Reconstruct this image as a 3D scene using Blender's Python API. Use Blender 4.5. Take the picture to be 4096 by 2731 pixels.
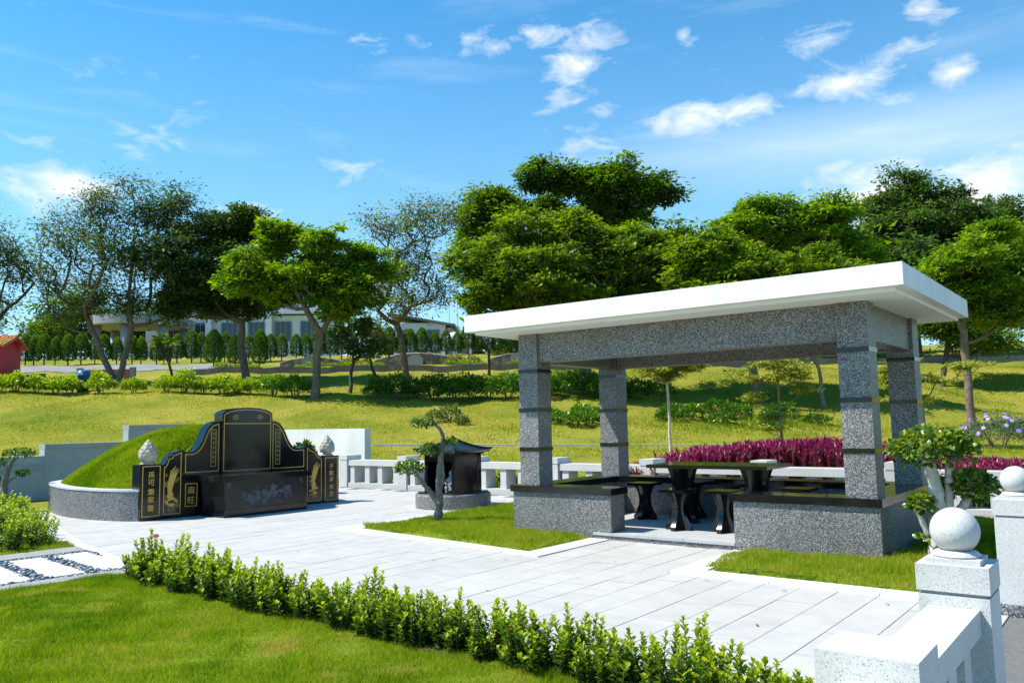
import bpy, bmesh, math, random
import numpy as np
from mathutils import Vector, Matrix

sc = bpy.context.scene
for o in list(bpy.data.objects):
    bpy.data.objects.remove(o)
COL = sc.collection

# ------------------------------------------------------------------ camera
# world: X = to the right along the pavilion front, Y = back, Z = up (metres)
TH = 0.6602
R0 = Vector((math.cos(TH), math.sin(TH), 0))       # camera right on the ground
F0 = Vector((-math.sin(TH), math.cos(TH), 0))      # camera forward on the ground
CAM = Vector((2.149, -8.559, 1.4))
PITCH, ROLL = 0.1006, -0.0185
fw = F0 * math.cos(PITCH) + Vector((0, 0, 1)) * math.sin(PITCH)
up = R0.cross(fw)
r2 = R0 * math.cos(ROLL) + up * math.sin(ROLL)
u2 = up * math.cos(ROLL) - R0 * math.sin(ROLL)
cd = bpy.data.cameras.new('camera')
cam = bpy.data.objects.new('camera', cd)
COL.objects.link(cam)
cam.matrix_world = Matrix(((r2.x, u2.x, -fw.x, CAM.x), (r2.y, u2.y, -fw.y, CAM.y), (r2.z, u2.z, -fw.z, CAM.z), (0, 0, 0, 1)))
cd.sensor_width = 36.0
cd.lens = 28.72
cd.clip_start = 0.05
cd.clip_end = 3000
sc.camera = cam

# ------------------------------------------------------------------ sun, sky, exposure
LDIR = Vector((0.53, 0.47, -1.0)).normalized()
sl = bpy.data.lights.new('sun', 'SUN')
sl.energy = 4.8
sl.angle = math.radians(0.55)
sl.color = (1.0, 0.945, 0.85)
sun = bpy.data.objects.new('sun', sl)
COL.objects.link(sun)
sun.rotation_euler = LDIR.to_track_quat('-Z', 'Y').to_euler()
sun.location = (0, 0, 30)

CLOUDS = [(-0.508, 0.258, 0.06, 0.022, 1.25), (-0.547, 0.305, 0.029, 0.01, 0.6), (-0.422, 0.317, 0.042, 0.015, 0.6), (-0.311, 0.25, 0.035, 0.018, 1.1), (-0.189, 0.301, 0.053, 0.015, 0.55), (-0.046, 0.455, 0.072, 0.012, 0.6), (-0.173, 0.449, 0.049, 0.012, 0.6), (0.037, 0.456, 0.033, 0.014, 0.9), (0.109, 0.451, 0.049, 0.019, 0.9), (0.092, 0.423, 0.049, 0.017, 1), (-0.008, 0.446, 0.022, 0.01, 0.6), (0.085, 0.38, 0.044, 0.012, 0.8), (0.105, 0.332, 0.054, 0.01, 0.7), (0.073, 0.356, 0.027, 0.007, 0.6), (0.224, 0.352, 0.041, 0.018, 1.2), (0.281, 0.357, 0.035, 0.013, 1.1), (0.384, 0.422, 0.051, 0.015, 0.8), (0.419, 0.371, 0.063, 0.017, 0.9), (0.516, 0.362, 0.029, 0.01, 0.9), (0.445, 0.348, 0.027, 0.009, 0.6), (0.491, 0.426, 0.038, 0.015, 0.7), (0.471, 0.395, 0.03, 0.01, 0.6), (0.228, 0.443, 0.016, 0.01, 0.6), (0.42, 0.245, 0.06, 0.028, 1.35), (0.54, 0.24, 0.06, 0.028, 1.35), (0.48, 0.222, 0.10, 0.018, 1.2)]


def build_world():
    w = bpy.data.worlds.new('World')
    sc.world = w
    w.use_nodes = True
    nt = w.node_tree
    N, L = nt.nodes, nt.links
    N.clear()
    out = N.new('ShaderNodeOutputWorld')
    bg = N.new('ShaderNodeBackground')
    bg.inputs[1].default_value = 0.118
    L.new(bg.outputs[0], out.inputs[0])
    sky = N.new('ShaderNodeTexSky')
    sky.sky_type = 'NISHITA'
    sky.sun_disc = False
    s = -LDIR
    sky.sun_elevation = math.asin(s.z)
    sky.sun_rotation = math.atan2(s.x, s.y)
    sky.altitude = 50
    sky.air_density = 1.0
    sky.dust_density = 0.6
    sky.ozone_density = 2.2
    hs = N.new('ShaderNodeHueSaturation')
    hs.inputs['Saturation'].default_value = 1.2
    hs.inputs['Value'].default_value = 1.0
    tintn = N.new('ShaderNodeMixRGB')
    tintn.blend_type = 'MULTIPLY'
    tintn.inputs[0].default_value = 1.0
    L.new(sky.outputs[0], tintn.inputs[1])
    tintn.inputs[2].default_value = (.41, .92, 1.10, 1)
    L.new(tintn.outputs[0], hs.inputs['Color'])
    tc = N.new('ShaderNodeTexCoord')

    def math_(op, a, b=None, clamp=False):
        n = N.new('ShaderNodeMath')
        n.operation = op
        n.use_clamp = clamp
        for i, v in enumerate((a, b)):
            if v is None:
                continue
            if isinstance(v, (int, float)):
                n.inputs[i].default_value = v
            else:
                L.new(v, n.inputs[i])
        return n.outputs[0]

    def dot(vec):
        n = N.new('ShaderNodeVectorMath')
        n.operation = 'DOT_PRODUCT'
        L.new(tc.outputs['Generated'], n.inputs[0])
        n.inputs[1].default_value = vec
        return n.outputs['Value']
    xr, yf, zz = dot(R0), dot(F0), dot((0, 0, 1))
    az = math_('ARCTAN2', xr, yf)
    el = math_('ARCSINE', zz)
    comb = N.new('ShaderNodeCombineXYZ')
    L.new(az, comb.inputs[0])
    L.new(el, comb.inputs[1])

    def noise(scale, detail, vec, dist=0.0, rough=0.6):
        n = N.new('ShaderNodeTexNoise')
        n.inputs['Scale'].default_value = scale
        n.inputs['Detail'].default_value = detail
        n.inputs['Roughness'].default_value = rough
        n.inputs['Distortion'].default_value = dist
        L.new(vec, n.inputs['Vector'])
        return n
    mp = N.new('ShaderNodeMapping')
    mp.inputs['Scale'].default_value = (1, 2.1, 1)
    mp.inputs['Rotation'].default_value = (0, 0, -0.08)
    L.new(comb.outputs[0], mp.inputs[0])
    fbm = noise(17, 9, mp.outputs[0], 0.4, 0.62)
    warp = noise(14, 4, comb.outputs[0])
    wv = N.new('ShaderNodeVectorMath')
    wv.operation = 'MULTIPLY_ADD'
    L.new(warp.outputs['Color'], wv.inputs[0])
    wv.inputs[1].default_value = (0.05, 0.022, 0)
    wv2 = N.new('ShaderNodeVectorMath')
    wv2.operation = 'SUBTRACT'
    L.new(comb.outputs[0], wv2.inputs[0])
    wv2.inputs[1].default_value = (0.025, 0.011, 0)
    L.new(wv2.outputs[0], wv.inputs[2])
    cov = None
    for (a, e, ra, re, wgt) in CLOUDS:
        sub = N.new('ShaderNodeVectorMath')
        sub.operation = 'SUBTRACT'
        L.new(wv.outputs[0], sub.inputs[0])
        sub.inputs[1].default_value = (a, e, 0)
        mul = N.new('ShaderNodeVectorMath')
        mul.operation = 'MULTIPLY'
        L.new(sub.outputs[0], mul.inputs[0])
        mul.inputs[1].default_value = (1 / (ra * 1.7), 1 / (re * 1.9), 0)
        ln = N.new('ShaderNodeVectorMath')
        ln.operation = 'LENGTH'
        L.new(mul.outputs[0], ln.inputs[0])
        v = math_('MULTIPLY', math_('SUBTRACT', 1.0, ln.outputs['Value'], True), wgt)
        cov = v if cov is None else math_('MAXIMUM', cov, v)
    # thin cloud everywhere in the sky from slow noise
    low = noise(3.1, 3, mp.outputs[0])
    lowc = math_('MULTIPLY', math_('SUBTRACT', low.outputs['Fac'], 0.5), 1.1, True)
    cov = math_('MAXIMUM', cov, lowc)
    dens = math_('SUBTRACT', math_('ADD', math_('MULTIPLY', fbm.outputs['Fac'], 1.35), math_('MULTIPLY', cov, 0.55)), 0.86)
    fac = math_('MULTIPLY', dens, 2.1, True)
    fac = math_('MULTIPLY', fac, math_('MULTIPLY', math_('ADD', cov, 0.12), 2.2, True))
    # streaky veil
    mp2 = N.new('ShaderNodeMapping')
    mp2.inputs['Scale'].default_value = (1.3, 9, 1)
    mp2.inputs['Rotation'].default_value = (0, 0, 0.16)
    L.new(comb.outputs[0], mp2.inputs[0])
    veil = noise(2.2, 6, mp2.outputs[0], 0.3)
    vf = math_('MULTIPLY', math_('SUBTRACT', veil.outputs['Fac'], 0.55), 0.9, True)
    vs_ = N.new('ShaderNodeVectorMath')
    vs_.operation = 'SUBTRACT'
    L.new(comb.outputs[0], vs_.inputs[0])
    vs_.inputs[1].default_value = (.42, .305, 0)
    vm_ = N.new('ShaderNodeVectorMath')
    vm_.operation = 'MULTIPLY'
    L.new(vs_.outputs[0], vm_.inputs[0])
    vm_.inputs[1].default_value = (1 / .42, 1 / .055, 0)
    vl_ = N.new('ShaderNodeVectorMath')
    vl_.operation = 'LENGTH'
    L.new(vm_.outputs[0], vl_.inputs[0])
    vf = math_('ADD', vf, math_('MULTIPLY', math_('SUBTRACT', 1.0, vl_.outputs['Value'], True), math_('MULTIPLY', veil.outputs['Fac'], 1.0)), True)
    # pale haze towards the horizon
    hz = math_('MULTIPLY', math_('POWER', math_('SUBTRACT', 1.0, math_('ABSOLUTE', zz), True), 3.2), 0.86)
    mixh = N.new('ShaderNodeMixRGB')
    L.new(hz, mixh.inputs[0])
    L.new(hs.outputs[0], mixh.inputs[1])
    mixh.inputs[2].default_value = (4.3, 5.6, 6.3, 1)
    mixv = N.new('ShaderNodeMixRGB')
    L.new(vf, mixv.inputs[0])
    L.new(mixh.outputs[0], mixv.inputs[1])
    mixv.inputs[2].default_value = (5.0, 5.8, 6.4, 1)
    # cloud colour: soft grey in the thick middle
    cr = N.new('ShaderNodeMixRGB')
    L.new(math_('MULTIPLY', math_('SUBTRACT', fac, 0.55), 1.2, True), cr.inputs[0])
    cr.inputs[1].default_value = (5.2, 5.6, 6.0, 1)
    cr.inputs[2].default_value = (6.2, 6.1, 6.0, 1)
    mixc = N.new('ShaderNodeMixRGB')
    L.new(fac, mixc.inputs[0])
    L.new(mixv.outputs[0], mixc.inputs[1])
    L.new(cr.outputs[0], mixc.inputs[2])
    L.new(mixc.outputs[0], bg.inputs[0])


build_world()
vs = sc.view_settings
vs.view_transform = 'Standard'
vs.look = 'None'
vs.exposure = 0.74
vs.gamma = 1.0
vs.use_curve_mapping = False
sc.cycles.use_denoising = True
sc.cycles.max_bounces = 6
sc.cycles.diffuse_bounces = 3
sc.cycles.glossy_bounces = 3
sc.cycles.transmission_bounces = 3
sc.cycles.transparent_max_bounces = 4
sc.cycles.caustics_reflective = False
sc.cycles.caustics_refractive = False


# ------------------------------------------------------------------ coordinates
def P(s, t, z=0.0):
    """plot frame: s = metres left of the pavilion's right front corner, t = metres behind its front"""
    return Vector((-s, t, z))


def CF(xc, d, z=0.0):
    """ground frame of the viewpoint: xc = metres to the right, d = metres ahead"""
    v = CAM + R0 * xc + F0 * d
    return Vector((v.x, v.y, z))


UC = [-0.627, -0.307, 0.0, 0.333, 0.627]
ZR = {'a': [1.08, .94, .81, .67, .55], 'b': [1.79, 1.63, 1.48, 1.26, .86], 'c': [2.80, 2.58, 2.22, 2.10, 1.72],
      'd': [3.18, 2.95, 2.62, 2.50, 2.23], 'e': [4.06, 4.04, 3.98, 3.95, 3.94], 'f': [6.0, 5.79, 5.72, 5.70, 5.84]}


def terr(xc, d):
    xc = np.asarray(xc, float)
    d = np.asarray(d, float)
    u = xc / np.maximum(d, 1.0)
    dt = 13.56 / np.maximum(.790 + .613 * u, .05)
    ds = 19.15 / np.maximum(.613 - .790 * u, .05)
    df = np.minimum(dt, ds)
    z = {k: np.interp(u, UC, v) for k, v in ZR.items()}
    d1 = np.clip(np.maximum(23.0, df + 3.0), 0, 26.5)
    z1 = 1.4 + (z['a'] - 1.4) * d1 / 23.0
    rows = [(df, -.03 + 0 * u), (d1, z1), (np.maximum(27.2, d1 + .7), z['b']), (31 + 0 * u, z['c']), (33.5 + 0 * u, z['d']), (40 + 0 * u, z['e']),
            (41.2 + 0 * u, z['e'] + .33), (55 + 0 * u, z['f']), (61 + 0 * u, z['f'] + .95), (70 + 0 * u, z['f'] + 1.1), (130 + 0 * u, z['f'] + 2.0), (600 + 0 * u, z['f'] + 4)]
    out = np.full(np.broadcast(xc, d).shape, -.03)
    for (a, za), (b, zb) in zip(rows[:-1], rows[1:]):
        m = (d >= a) & (d < b)
        k = (d - a) / np.maximum(b - a, .01)
        out = np.where(m, za + (zb - za) * k, out)
    out = np.where(d >= 600, rows[-1][1], out)
    amp = np.clip((d - 25.0) / 4, 0, 1) * np.where(d > df, 1, 0)
    n = .05 * np.sin(xc * .9 + 1.3) * np.cos(d * .8) + .035 * np.sin(xc * 2.1 + d * 1.7) + .02 * np.sin(xc * 4.3 - d * 3.1)
    n2 = np.clip((d - 29) / 3, 0, 1) * np.clip((39.5 - d) / 3, 0, 1) * np.clip((u + .1) * 4, 0, 1) * .28 * np.sin(xc * .55 + .4)
    return out + amp * n * np.clip((600 - d) / 500, 0, 1) + n2


def tz(xc, d):
    return float(terr(np.array([xc]), np.array([d]))[0])


def G(xc, d, dz=0.0):
    return CF(xc, d, tz(xc, d) + dz)


# ------------------------------------------------------------------ materials
def newmat(name):
    m = bpy.data.materials.new(name)
    m.use_nodes = True
    N, L = m.node_tree.nodes, m.node_tree.links
    return m, N, L, N['Principled BSDF']


def ramp(N, stops, interp='LINEAR'):
    r = N.new('ShaderNodeValToRGB')
    r.color_ramp.interpolation = interp
    e = r.color_ramp.elements
    while len(e) > 1:
        e.remove(e[-1])
    e[0].position = stops[0][0]
    e[0].color = (*stops[0][1], 1)
    for p, c in stops[1:]:
        k = e.new(p)
        k.color = (*c, 1)
    return r


def texco(N, L, kind='Object', scale=None):
    t = N.new('ShaderNodeTexCoord')
    return t.outputs[kind]


def noise_node(N, L, vec, scale, detail=4, rough=.55, dist=0):
    n = N.new('ShaderNodeTexNoise')
    n.inputs['Scale'].default_value = scale
    n.inputs['Detail'].default_value = detail
    n.inputs['Roughness'].default_value = rough
    n.inputs['Distortion'].default_value = dist
    L.new(vec, n.inputs['Vector'])
    return n


def bump(N, L, b, src, strength=.3, distance=.01):
    n = N.new('ShaderNodeBump')
    n.inputs['Strength'].default_value = strength
    n.inputs['Distance'].default_value = distance
    L.new(src, n.inputs['Height'])
    L.new(n.outputs[0], b.inputs['Normal'])


def mixc(N, L, fac, a, b, mode='MIX'):
    m = N.new('ShaderNodeMixRGB')
    m.blend_type = mode
    for i, v in enumerate((fac, a, b)):
        if isinstance(v, (int, float)):
            m.inputs[i].default_value = v
        elif isinstance(v, tuple):
            m.inputs[i].default_value = (*v, 1)
        else:
            L.new(v, m.inputs[i])
    return m.outputs[0]


def plain(name, col, rough=.6, metal=0.0, var=.12, scale=6.0, bmp=0.0, spec=.5, detail=5):
    m, N, L, b = newmat(name)
    v = texco(N, L)
    n = noise_node(N, L, v, scale, detail)
    lo = tuple(c * (1 - var) for c in col)
    hi = tuple(min(1, c * (1 + var)) for c in col)
    r = ramp(N, [(.3, lo), (.7, hi)])
    L.new(n.outputs['Fac'], r.inputs[0])
    L.new(r.outputs[0], b.inputs['Base Color'])
    b.inputs['Roughness'].default_value = rough
    b.inputs['Metallic'].default_value = metal
    b.inputs['Specular IOR Level'].default_value = spec
    if bmp:
        n2 = noise_node(N, L, v, scale * 8, 4)
        bump(N, L, b, n2.outputs['Fac'], bmp, .01)
    return m


def terrazzo(name, scale, dark, mid, light, rough=.45):
    m, N, L, b = newmat(name)
    v = texco(N, L)
    vo = N.new('ShaderNodeTexVoronoi')
    vo.inputs['Scale'].default_value = scale
    L.new(v, vo.inputs['Vector'])
    ve = N.new('ShaderNodeTexVoronoi')
    ve.feature = 'DISTANCE_TO_EDGE'
    ve.inputs['Scale'].default_value = scale
    L.new(v, ve.inputs['Vector'])
    sp = N.new('ShaderNodeSeparateColor')
    L.new(vo.outputs['Color'], sp.inputs[0])
    r = ramp(N, [(0, dark), (.36, tuple(c * 1.4 for c in dark)), (.5, mid), (.66, tuple((a + c) / 2 for a, c in zip(mid, light))), (.8, light), (1, tuple(min(.9, c * 1.15) for c in light))])
    L.new(sp.outputs[0], r.inputs[0])
    e = ramp(N, [(.02, (0, 0, 0)), (.1, (1, 1, 1))])
    L.new(ve.outputs['Distance'], e.inputs[0])
    c = mixc(N, L, e.outputs[0], tuple(c * .9 for c in mid), r.outputs[0])
    n = noise_node(N, L, v, 1.7, 5)
    rr = ramp(N, [(.3, (.82, .80, .79)), (.7, (1.06, 1.06, 1.07))])
    L.new(n.outputs['Fac'], rr.inputs[0])
    c = mixc(N, L, 1.0, c, rr.outputs[0], 'MULTIPLY')
    L.new(c, b.inputs['Base Color'])
    b.inputs['Roughness'].default_value = rough
    bump(N, L, b, e.outputs[0], .35, .003)
    return m


def granite(name, col, speck, scale=210, rough=.5, thr=.56):
    m, N, L, b = newmat(name)
    v = texco(N, L)
    n = noise_node(N, L, v, scale, 2, .6)
    r = ramp(N, [(thr - .16, speck), (thr - .02, tuple((a + c) / 2 for a, c in zip(col, speck))), (thr + .05, col)])
    # dark grains are the low end of the noise
    r = ramp(N, [(.33, speck), (.40, tuple(.3 * s + .7 * c for s, c in zip(speck, col))), (.47, col)])
    L.new(n.outputs['Fac'], r.inputs[0])
    n2 = noise_node(N, L, v, 2.2, 5)
    rr = ramp(N, [(.3, (.90, .895, .89)), (.7, (1.04, 1.04, 1.04))])
    L.new(n2.outputs['Fac'], rr.inputs[0])
    L.new(mixc(N, L, 1.0, r.outputs[0], rr.outputs[0], 'MULTIPLY'), b.inputs['Base Color'])
    b.inputs['Roughness'].default_value = rough
    n3 = noise_node(N, L, v, 130, 3)
    bump(N, L, b, n3.outputs['Fac'], .12, .002)
    return m


def polished(name, col, rough=.09):
    m, N, L, b = newmat(name)
    v = texco(N, L)
    n = noise_node(N, L, v, 160, 3)
    r = ramp(N, [(.35, tuple(c * .6 for c in col)), (.7, tuple(c * 1.7 for c in col))])
    L.new(n.outputs['Fac'], r.inputs[0])
    L.new(r.outputs[0], b.inputs['Base Color'])
    n2 = noise_node(N, L, v, 3, 5)
    r2_ = ramp(N, [(.3, (rough * .7,) * 3), (.75, (rough * 2.2,) * 3)])
    L.new(n2.outputs['Fac'], r2_.inputs[0])
    L.new(r2_.outputs[0], b.inputs['Roughness'])
    return m


def leafmat(name, dark, mid, light, rough=.42, trans=.30, spec=.4):
    """colour runs with the per-leaf 'tint' (leaf age, height on shrubs, painted shade low in the ixora), part of the light passes through"""
    m, N, L, b = newmat(name)
    a = N.new('ShaderNodeAttribute')
    a.attribute_name = 'tint'
    r = ramp(N, [(0, dark), (.5, mid), (1, light)])
    L.new(a.outputs['Fac'], r.inputs[0])
    L.new(r.outputs[0], b.inputs['Base Color'])
    b.inputs['Roughness'].default_value = rough
    b.inputs['Specular IOR Level'].default_value = spec
    t = N.new('ShaderNodeBsdfTranslucent')
    hsv = N.new('ShaderNodeHueSaturation')
    hsv.inputs['Value'].default_value = 1.5
    hsv.inputs['Saturation'].default_value = 1.1
    L.new(r.outputs[0], hsv.inputs['Color'])
    L.new(hsv.outputs[0], t.inputs[0])
    mx = N.new('ShaderNodeMixShader')
    mx.inputs[0].default_value = trans
    L.new(b.outputs[0], mx.inputs[1])
    L.new(t.outputs[0], mx.inputs[2])
    L.new(mx.outputs[0], N['Material Output'].inputs[0])
    return m


def groundmat(name, stops, scale=.5, fine=30, bmp=.6):
    m, N, L, b = newmat(name)
    v = texco(N, L)
    n = noise_node(N, L, v, scale, 6, .65, .3)
    n2 = noise_node(N, L, v, fine, 5, .7)
    mx = N.new('ShaderNodeMath')
    mx.operation = 'MULTIPLY_ADD'
    L.new(n2.outputs['Fac'], mx.inputs[0])
    mx.inputs[1].default_value = .55
    L.new(n.outputs['Fac'], mx.inputs[2])
    sb = N.new('ShaderNodeMath')
    sb.operation = 'SUBTRACT'
    L.new(mx.outputs[0], sb.inputs[0])
    sb.inputs[1].default_value = .275
    r = ramp(N, stops)
    L.new(sb.outputs[0], r.inputs[0])
    L.new(r.outputs[0], b.inputs['Base Color'])
    b.inputs['Roughness'].default_value = .9
    b.inputs['Specular IOR Level'].default_value = .1
    bump(N, L, b, n2.outputs['Fac'], bmp, .05)
    return m


def pavermat(name, col, var=.05):
    m, N, L, b = newmat(name)
    ge0 = N.new('ShaderNodeNewGeometry')
    v = ge0.outputs['Position']
    n = noise_node(N, L, v, 5, 6, .62)
    nb = noise_node(N, L, v, .55, 7, .66, .6)
    oi = N.new('ShaderNodeObjectInfo')
    ge = N.new('ShaderNodeNewGeometry')
    ad = N.new('ShaderNodeMath')
    ad.operation = 'ADD'
    L.new(oi.outputs['Random'], ad.inputs[0])
    L.new(ge.outputs['Random Per Island'], ad.inputs[1])
    fr = N.new('ShaderNodeMath')
    fr.operation = 'FRACT'
    L.new(ad.outputs[0], fr.inputs[0])
    r = ramp(N, [(0, tuple(c * (1 - var) for c in col)), (.5, col), (1, tuple(c * (1 + var * .6) for c in col))])
    L.new(fr.outputs[0], r.inputs[0])
    rr = ramp(N, [(.28, (.88, .885, .89)), (.6, (1.0, 1.0, 1.0))])
    L.new(n.outputs['Fac'], rr.inputs[0])
    n3 = noise_node(N, L, v, 220, 2)
    r3 = ramp(N, [(.35, (.9, .9, .9)), (.5, (1, 1, 1))])
    L.new(n3.outputs['Fac'], r3.inputs[0])
    c = mixc(N, L, 1.0, r.outputs[0], rr.outputs[0], 'MULTIPLY')
    c = mixc(N, L, 1.0, c, r3.outputs[0], 'MULTIPLY')
    rb = ramp(N, [(.30, (.89, .885, .87)), (.46, (.975, .97, .965)), (.6, (1.0, 1.0, 1.0))])
    L.new(nb.outputs['Fac'], rb.inputs[0])
    c = mixc(N, L, 1.0, c, rb.outputs[0], 'MULTIPLY')
    L.new(c, b.inputs['Base Color'])
    b.inputs['Roughness'].default_value = .62
    b.inputs['Specular IOR Level'].default_value = .35
    bump(N, L, b, n3.outputs['Fac'], .08, .002)
    return m


MT = dict(
    terrazzo=terrazzo('dark_pebble_terrazzo', 150, (.042, .043, .045), (.115, .115, .117), (.46, .455, .44)),
    curb=terrazzo('curb_pebble_terrazzo', 150, (.03, .031, .036), (.11, .11, .12), (.48, .48, .48)),
    granite=granite('pale_granite', (.57, .565, .55), (.22, .225, .235)),
    grey_granite=granite('grey_granite', (.34, .35, .36), (.16, .16, .18), 150),
    black=polished('polished_black_granite', (.0065, .0066, .0078)),
    honed=polished('honed_black_granite', (.011, .0115, .013), .2),
    etched=plain('etched_grey_stone', (.085, .092, .105), .75, var=.35, scale=22),
    gold=plain('gold_paint', (.62, .38, .075), .42, .25, .18, 40),
    dull_gold=plain('worn_gold_paint', (.20, .135, .04), .6, .1, .3, 40),
    lotus=plain('cream_stone', (.40, .36, .29), .7, 0, .16, 18, .2),
    white=plain('white_paint', (.78, .78, .775), .55, 0, .025, 1.5, .04),
    soffit=plain('cream_white_paint', (.84, .83, .78), .6, 0, .03, 2),
    paver=pavermat('pale_grey_paver', (.465, .450, .430), .05),
    floor=pavermat('pavilion_floor_tile', (.42, .43, .44)),
    white_slab=pavermat('white_stone_slab', (.66, .65, .63), .03),
    joint=plain('joint_sand', (.13, .125, .12), .9, 0, .2, 30),
    walk=pavermat('grey_walkway_paver', (.25, .255, .255), .1),
    kerb=plain('concrete_kerb', (.25, .245, .235), .8, 0, .15, 9, .2),
    retain=plain('weathered_concrete', (.15, .14, .13), .9, 0, .3, 2.0, .3),
    wall=plain('grey_rendered_wall', (.34, .36, .375), .75, 0, .10, 2.5, .12),
    wall_sunlit=plain('sunlit_rendered_wall', (.66, .655, .64), .75, 0, .12, 1.4, .1),  # sunlit copy of the boundary wall: sunlight put into a paler colour
    pebble=plain('blue_grey_pebble', (.10, .118, .135), .35, 0, .45, 7),
    soil=plain('dark_soil', (.06, .042, .028), .95, 0, .3, 9, .5),
    bark=plain('brown_bark', (.16, .115, .082), .85, 0, .35, 7, .8),
    bark_dark=plain('dark_bark', (.075, .06, .05), .85, 0, .3, 7, .8),
    bark_pale=plain('pale_bark', (.52, .47, .40), .8, 0, .28, 14, .5),
    bark_grey=plain('grey_bark', (.19, .165, .14), .85, 0, .35, 14, .6),
    stem=plain('green_brown_stem', (.12, .10, .05), .8, 0, .3, 20),
    red=plain('red_paint', (.48, .008, .022), .5, 0, .1, 3),
    red_tile=plain('red_roof_trim', (.50, .05, .02), .5, 0, .2, 5),
    yellow_tile=plain('yellow_glazed_tile', (.55, .33, .035), .4, 0, .35, 5),
    brick=plain('terracotta_brick', (.42, .13, .07), .8, 0, .3, 9),
    blue=plain('blue_plastic', (.015, .10, .30), .35, 0, .1, 3),
    road=plain('concrete_road', (.19, .19, .187), .85, 0, .12, 1.2, .2),
    bwhite=plain('building_white_paint', (.60, .61, .63), .6, 0, .05, .6),
    bgrey=plain('building_grey_panel', (.27, .275, .29), .6, 0, .1, .5),
    broof=plain('dark_roof_sheet', (.12, .125, .13), .5, 0, .15, 1),
    glass=polished('window_glass', (.035, .05, .06), .06),
    shutter=plain('grey_window_frame', (.30, .31, .33), .5, 0, .1, 3),
    stone=terrazzo('rubble_stone', 4.5, (.09, .08, .072), (.17, .15, .13), (.28, .24, .2), .85),
    metal=plain('grey_metal', (.45, .46, .47), .35, .8, .05, 5),
    orange=plain('orange_petal', (.75, .25, .01), .6, 0, .2, 20),
    purple=plain('violet_petal', (.36, .24, .72), .6, 0, .2, 20),
    redpetal=plain('red_petal', (.62, .03, .02), .6, 0, .2, 20),
    statue=plain('grey_carved_stone', (.25, .26, .28), .6, 0, .2, 30),
    ash=plain('interior_black', (.012, .012, .012), .7, 0, .2, 9),
)


def roofmat():
    m, N, L, b = newmat('weathered_white_paint')
    v = texco(N, L)
    mp = N.new('ShaderNodeMapping')
    mp.inputs['Scale'].default_value = (9, 9, .7)
    L.new(v, mp.inputs[0])
    n = noise_node(N, L, mp.outputs[0], 1.0, 6, .6)
    n2 = noise_node(N, L, v, .9, 4)
    r1 = ramp(N, [(.30, (.86, .85, .82)), (.5, (1, 1, 1))])
    L.new(n.outputs['Fac'], r1.inputs[0])
    r2_ = ramp(N, [(.35, (.70, .70, .69)), (.65, (.78, .78, .775))])
    L.new(n2.outputs['Fac'], r2_.inputs[0])
    L.new(mixc(N, L, 1.0, r2_.outputs[0], r1.outputs[0], 'MULTIPLY'), b.inputs['Base Color'])
    b.inputs['Roughness'].default_value = .6
    n3 = noise_node(N, L, v, 14, 4)
    bump(N, L, b, n3.outputs['Fac'], .08, .01)
    return m


MT['roof'] = roofmat()
MT['lawn'] = groundmat('lawn_turf', [(.25, (.07, .13, .008)), (.45, (.13, .20, .010)), (.6, (.19, .24, .018)), (.78, (.29, .24, .06))], .9, 40)
MT['bank'] = groundmat('bank_turf', [(.22, (.085, .135, .012)), (.42, (.165, .18, .018)), (.56, (.245, .225, .03)), (.72, (.31, .255, .06)), (.9, (.27, .17, .07))], .35, 14)
MT['blade'] = leafmat('grass_blade', (.085, .17, .006), (.25, .33, .014), (.44, .33, .09), .7, .45, .1)
MT['dryblade'] = leafmat('bank_grass_blade', (.11, .19, .008), (.29, .31, .022), (.46, .40, .07), .7, .45, .1)
MT['leaf_bright'] = leafmat('bright_tree_leaf', (.06, .135, .005), (.145, .25, .008), (.26, .37, .015), .45, .5, .3)
MT['leaf_dark'] = leafmat('dark_tree_leaf', (.022, .052, .013), (.05, .098, .02), (.10, .165, .026), .45, .42, .3)
MT['leaf_mid'] = leafmat('mid_tree_leaf', (.04, .095, .005), (.115, .19, .009), (.21, .29, .018), .45, .5, .3)
MT['leaf_olive'] = leafmat('olive_tree_leaf', (.03, .075, .016), (.08, .14, .024), (.22, .21, .05), .5, .42, .3)
MT['leaf_lime'] = leafmat('lime_tree_leaf', (.075, .16, .004), (.17, .30, .008), (.32, .42, .02), .4, .45)
MT['leaf_yellow'] = leafmat('yellow_green_leaf', (.12, .15, .01), (.26, .29, .03), (.42, .42, .07), .45, .35)
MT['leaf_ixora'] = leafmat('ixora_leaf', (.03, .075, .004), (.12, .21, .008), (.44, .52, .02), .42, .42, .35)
MT['leaf_bonsai'] = leafmat('bonsai_leaf', (.02, .065, .008), (.065, .15, .012), (.30, .34, .03), .3, .32, .5)
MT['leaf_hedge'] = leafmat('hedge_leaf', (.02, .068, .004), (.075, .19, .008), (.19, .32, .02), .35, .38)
MT['leaf_hedge_y'] = leafmat('yellow_hedge_leaf', (.06, .13, .006), (.25, .37, .012), (.52, .55, .03), .4, .4)
MT['leaf_cypress'] = leafmat('cypress_leaf', (.025, .078, .006), (.065, .15, .008), (.22, .30, .015), .6, .3)
MT['leaf_croton'] = leafmat('purple_strap_leaf', (.06, .006, .022), (.20, .013, .062), (.38, .05, .13), .4, .34)
MT['leaf_grey'] = leafmat('grey_green_leaf', (.05, .085, .04), (.11, .17, .08), (.20, .28, .14), .5, .35)


# ------------------------------------------------------------------ object helpers
def link(o, parent=None):
    COL.objects.link(o)
    if parent is not None:
        o.parent = parent
    return o


def props(o, label=None, cat=None, group=None, kind=None):
    if label:
        o['label'] = label
    if cat:
        o['category'] = cat
    if group:
        o['group'] = group
    if kind:
        o['kind'] = kind
    return o


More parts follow.
